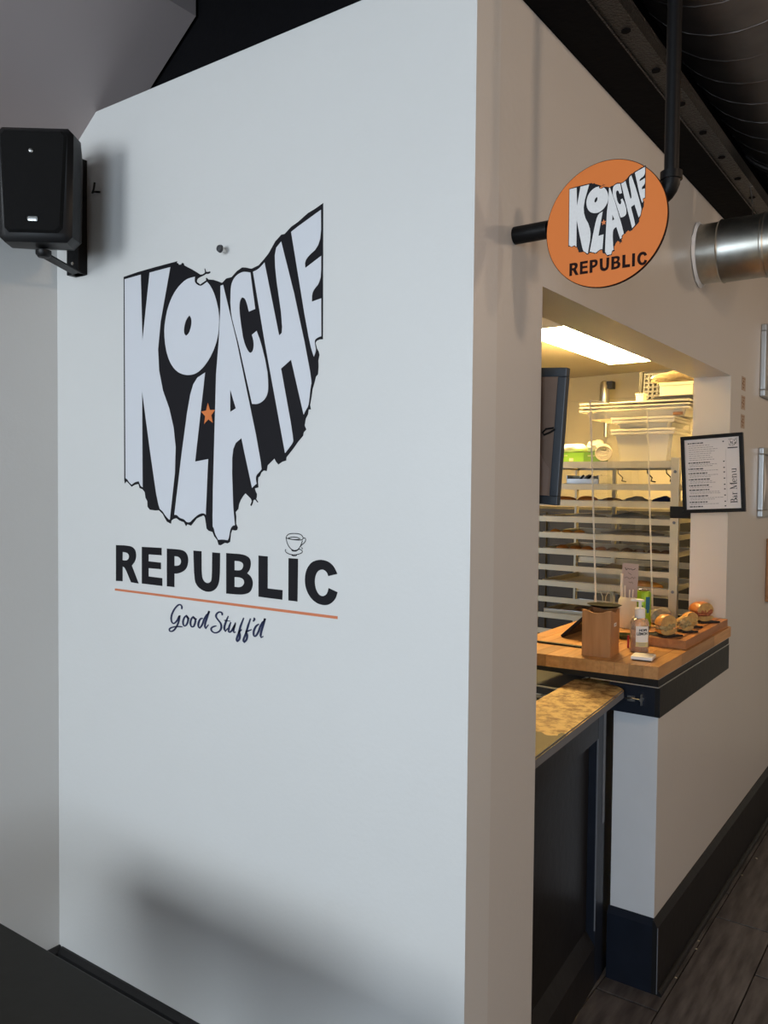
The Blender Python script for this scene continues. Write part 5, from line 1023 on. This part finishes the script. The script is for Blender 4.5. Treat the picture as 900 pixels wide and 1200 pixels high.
curved(MB(), [(-.0175, .028, .022, .038)], lambda u, v, w: sofn(u, v, w+.0003)).done('label_band', 'label_yellow', so)
def lab_text(body, u0, v0, size, width):
    o = text_mesh('label_text', body, size, 'ink', Matrix.Identity(4), so, width=width, bold=.0006, extrude=0)
    for v in o.data.vertices: v.co = sofn(u0+v.co.x, v0+v.co.y+v.co.x*.06, .0006)
    return o
lab_text('HOPE', -.007, .074, .011, .028); lab_text('LEMON', -.014, .061, .013, .037)
curved(MB(), [(-.010, .018, .0325, .0340), (-.008, .014, .0275, .0288)], lambda u, v, w: sofn(u, v, w+.0006)).done('label_lines', 'ink_grey', so)
# card reader
rd = thing('card_reader', 'small white square card reader at the front edge of the counter', 'card reader', (-.868, 2.690, CZT), rz=math.radians(8))
MB().box(-.034, .034, -.036, .036, .003, .014, bevel=.003).done('reader_body', 'white_plastic', rd); MB().box(-.030, .030, -.032, .032, .0003, .003).done('rubber_base', 'black_plastic', rd)
MB().box(.0342, .0348, -.020, .022, .008, .0095).done('card_slot', 'ink_grey', rd)
# pen-like stick and red tip between box and soap
st_ = MB().tube([(-1.015, 3.02, CZT+.085), (-.965, 2.86, CZT+.004)], .0013, n=6)
tag(origin(st_.done('thin_stick', 'cream', smooth=True), (-.99, 2.94, CZT)), 'thin pale stick leaning behind the soap bottle', 'stick')
tag(origin(MB().box(-.975, -.969, 2.842, 2.848, CZT+.0005, CZT+.045).done('red_marker', 'red', smooth=False), (-.97, 2.845, CZT)), 'small red upright marker just left of the soap bottle', 'marker')
ds = MB().lathe([(0, 0), (.022, 0), (.032, .016), (.034, .016), (.024, .002), (0, .002)], n=28).done('green_dish', mat('olive_dish', (.10, .10, .03), .4), smooth=True); ds.location = (-1.045, 3.02, CZT)
tag(ds, 'olive green dish on the counter between the box and the soap', 'dish')
# wire holder left of the cup
wh = thing('glass_holder', 'wire holder with small clear glasses behind the bamboo box', 'holder', (-1.285, 3.47, CZT))
for i, (x, y) in enumerate(((-.028, 0), (.022, .02))):
    MB().lathe([(.018, .001), (.022, .06), (.021, .06), (.017, .003), (0, .003)], n=20, loc=(x, y, 0)).done('glass', 'soap', wh, smooth=True)
m = MB()
for i, x in enumerate((-.028, .022)):
    m.tube([(x-.02, -.02, .001), (x-.018, -.02, .09), (x-.006, -.02, .115), (x+.006, -.02, .115), (x+.018, -.02, .09), (x+.02, -.02, .001)], .0018, n=6)
m.done('wire_frame', 'steel', wh, smooth=True)
# food bag at the back, beside the can
bag(-1.045, 3.44, CZT+.0005, (.045, .045, .040), 'grey plastic bag of food on the counter between the can and the rack post', 'bag_grey', 71)
# cutting board
cb = thing('cutting_board', 'thick wooden board with a juice groove at the right of the counter', 'cutting board', (-.95, 3.22, CZT))
bx0, bx1, by0, by1, bz0, bz1 = -.970, -.800, 2.935, 3.535, CZT+.0006, CZT+.032
cuts = [-.970, -.915, -.858, -.800]
for a, b in zip(cuts, cuts[1:]):
    m = MB().box(a+.0002, b-.0002, by0, by1, bz0, bz1-.0002); m.done('board_stave', 'board', cb)
for (x0, x1, y0, y1) in ((bx0+.025, bx1-.025, by0+.022, by0+.031), (bx0+.025, bx1-.025, by1-.031, by1-.022), (bx0+.025, bx0+.034, by0+.022, by1-.022), (bx1-.034, bx1-.025, by0+.022, by1-.022)):
    MB().box(x0, x1, y0, y1, bz1-.0003, bz1+.0002).done('juice_groove', 'groove', cb)
settle(cb)
BZ = bz1+.0004

def half_bun(mb, r, h, depth, cut_y, seed, amp=.03, top=True, n=30):
    """a roll cut through at cut_y (its cut face looks to -y)"""
    b2 = bmesh.new(); bmesh.ops.create_uvsphere(b2, u_segments=n, v_segments=16, radius=1)
    rnd = random.Random(seed); p0, p1 = rnd.uniform(0, 6), rnd.uniform(0, 6)
    for v in b2.verts:
        x, y, z = v.co; k = 1+amp*math.sin(3*x+p0)*math.cos(4*y+p1)
        zz = z if (z > 0) == top else z*.18
        v.co = Vector((x*r*k, y*depth*k, zz*h*k))
    res = bmesh.ops.bisect_plane(b2, geom=b2.verts[:]+b2.edges[:]+b2.faces[:], plane_co=(0, cut_y, 0), plane_no=(0, -1, 0), clear_outer=True)
    return b2, [e for e in res['geom_cut'] if isinstance(e, bmesh.types.BMEdge)]
def sandwich(name, label, loc, rz, r, hb, ht, depth, cut, filling, crust='bun', seed=0, fill_h=.010):
    t = thing(name, label, 'sandwich', loc, rz=rz)
    zb = .006
    for nm, off, h, top in (('bun_bottom', zb+hb*.55, hb*.75, False), ('bun_top', zb+hb+fill_h*.8, ht, True)):
        b2, ed = half_bun(None, r, h, depth, cut, seed, top=top)
        fa = bmesh.ops.contextual_create(b2, geom=ed)
        bmesh.ops.translate(b2, vec=(0, 0, off), verts=b2.verts)
        me = D.meshes.new(nm); b2.normal_update(); b2.to_mesh(me)
        me.materials.append(M[crust]); me.materials.append(M['crumb'])
        for p_ in me.polygons:
            c = p_.center
            if abs(c.y-cut) < 1e-4 and len(p_.vertices) > 4: p_.material_index = 1
        me.shade_smooth()
        try: me.set_sharp_from_angle(angle=math.radians(45))
        except Exception: pass
        o = D.objects.new(nm, me); COL.objects.link(o); o.parent = t
        b2.free()
    z0 = zb+hb*.6
    fr = r*.80
    m = MB(); rnd = random.Random(seed+5)
    for i in range(11):
        m.blob((rnd.uniform(-fr, fr)*.85, cut+rnd.uniform(.0, .010), z0+rnd.uniform(.0, fill_h+hb*.35)), (rnd.uniform(.008, .014), .009, rnd.uniform(.005, .009)), seed=seed*20+i, amp=.25, sub=2)
    m.blob((0, .012, z0+.002+fill_h*.5), (fr*1.05, depth*.75, fill_h*.9), seed=seed, amp=.12, sub=3)
    m.done('filling', filling, t, smooth=True)
    d = tag_dish(loc, rz, r, depth, label)
    return t
def tag_dish(loc, rz, r, depth, label):
    m = MB().box(-r*1.12, r*1.12, -depth*.8, depth*1.05, 0, .0035, bevel=.0012).box(-r*1.12, r*1.12, -depth*.8, -depth*.8+.002, 0, .006).box(-r*1.12, r*1.12, depth*1.05-.002, depth*1.05, 0, .006)
    o = m.done('paper_tray', 'dish'); o.location = (loc[0], loc[1], BZ); o.rotation_euler.z = rz
    return tag(o, 'small black tray under the ' + label.split(',')[0], 'tray', None)
sandwich('sandwich', 'nearest golden roll sandwich, with a pale shredded filling', (-.885, 2.995, BZ+.001), math.radians(62), .040, .026, .036, .044, -.012, 'filling', seed=3, fill_h=.010)
sandwich('sandwich', 'small open white slider, second from the front of the board', (-.853, 3.125, BZ+.001), math.radians(55), .030, .020, .020, .034, -.010, 'filling', crust='crumb', seed=6, fill_h=.014)
sandwich('sandwich', 'small golden slider, third from the front of the board', (-.868, 3.240, BZ+.001), math.radians(58), .031, .020, .026, .034, -.010, 'crumb', seed=9, fill_h=.007)
sandwich('sandwich', 'long glazed sausage roll sandwich at the back, against the cream column', (-.868, 3.405, BZ+.001), math.radians(56), .042, .026, .036, .060, -.020, 'sausage', crust='bun_red', seed=12, fill_h=.012)

# dirt bits on the floor tiles beside the baseboard
for i, (x, y) in enumerate(((-.772, 2.80), (-.765, 3.02), (-.772, 3.08), (-.760, 3.72), (-.745, 3.93))):
    o = MB().blob((0, 0, .0015), (.005, .0035, .0018), seed=i, amp=.3, sub=1).done('crumb_bit', 'parch'); o.location = (x, y, .0)
    tag(o, ('pale crumb on the floor nearest the dark corner of the low wall', 'pale crumb on the floor by the baseboard, second from the corner', 'pale crumb on the floor by the baseboard, third from the corner', 'pale crumb on the floor by the baseboard, second farthest', 'pale crumb on the floor by the baseboard, farthest of all')[i], 'crumb')
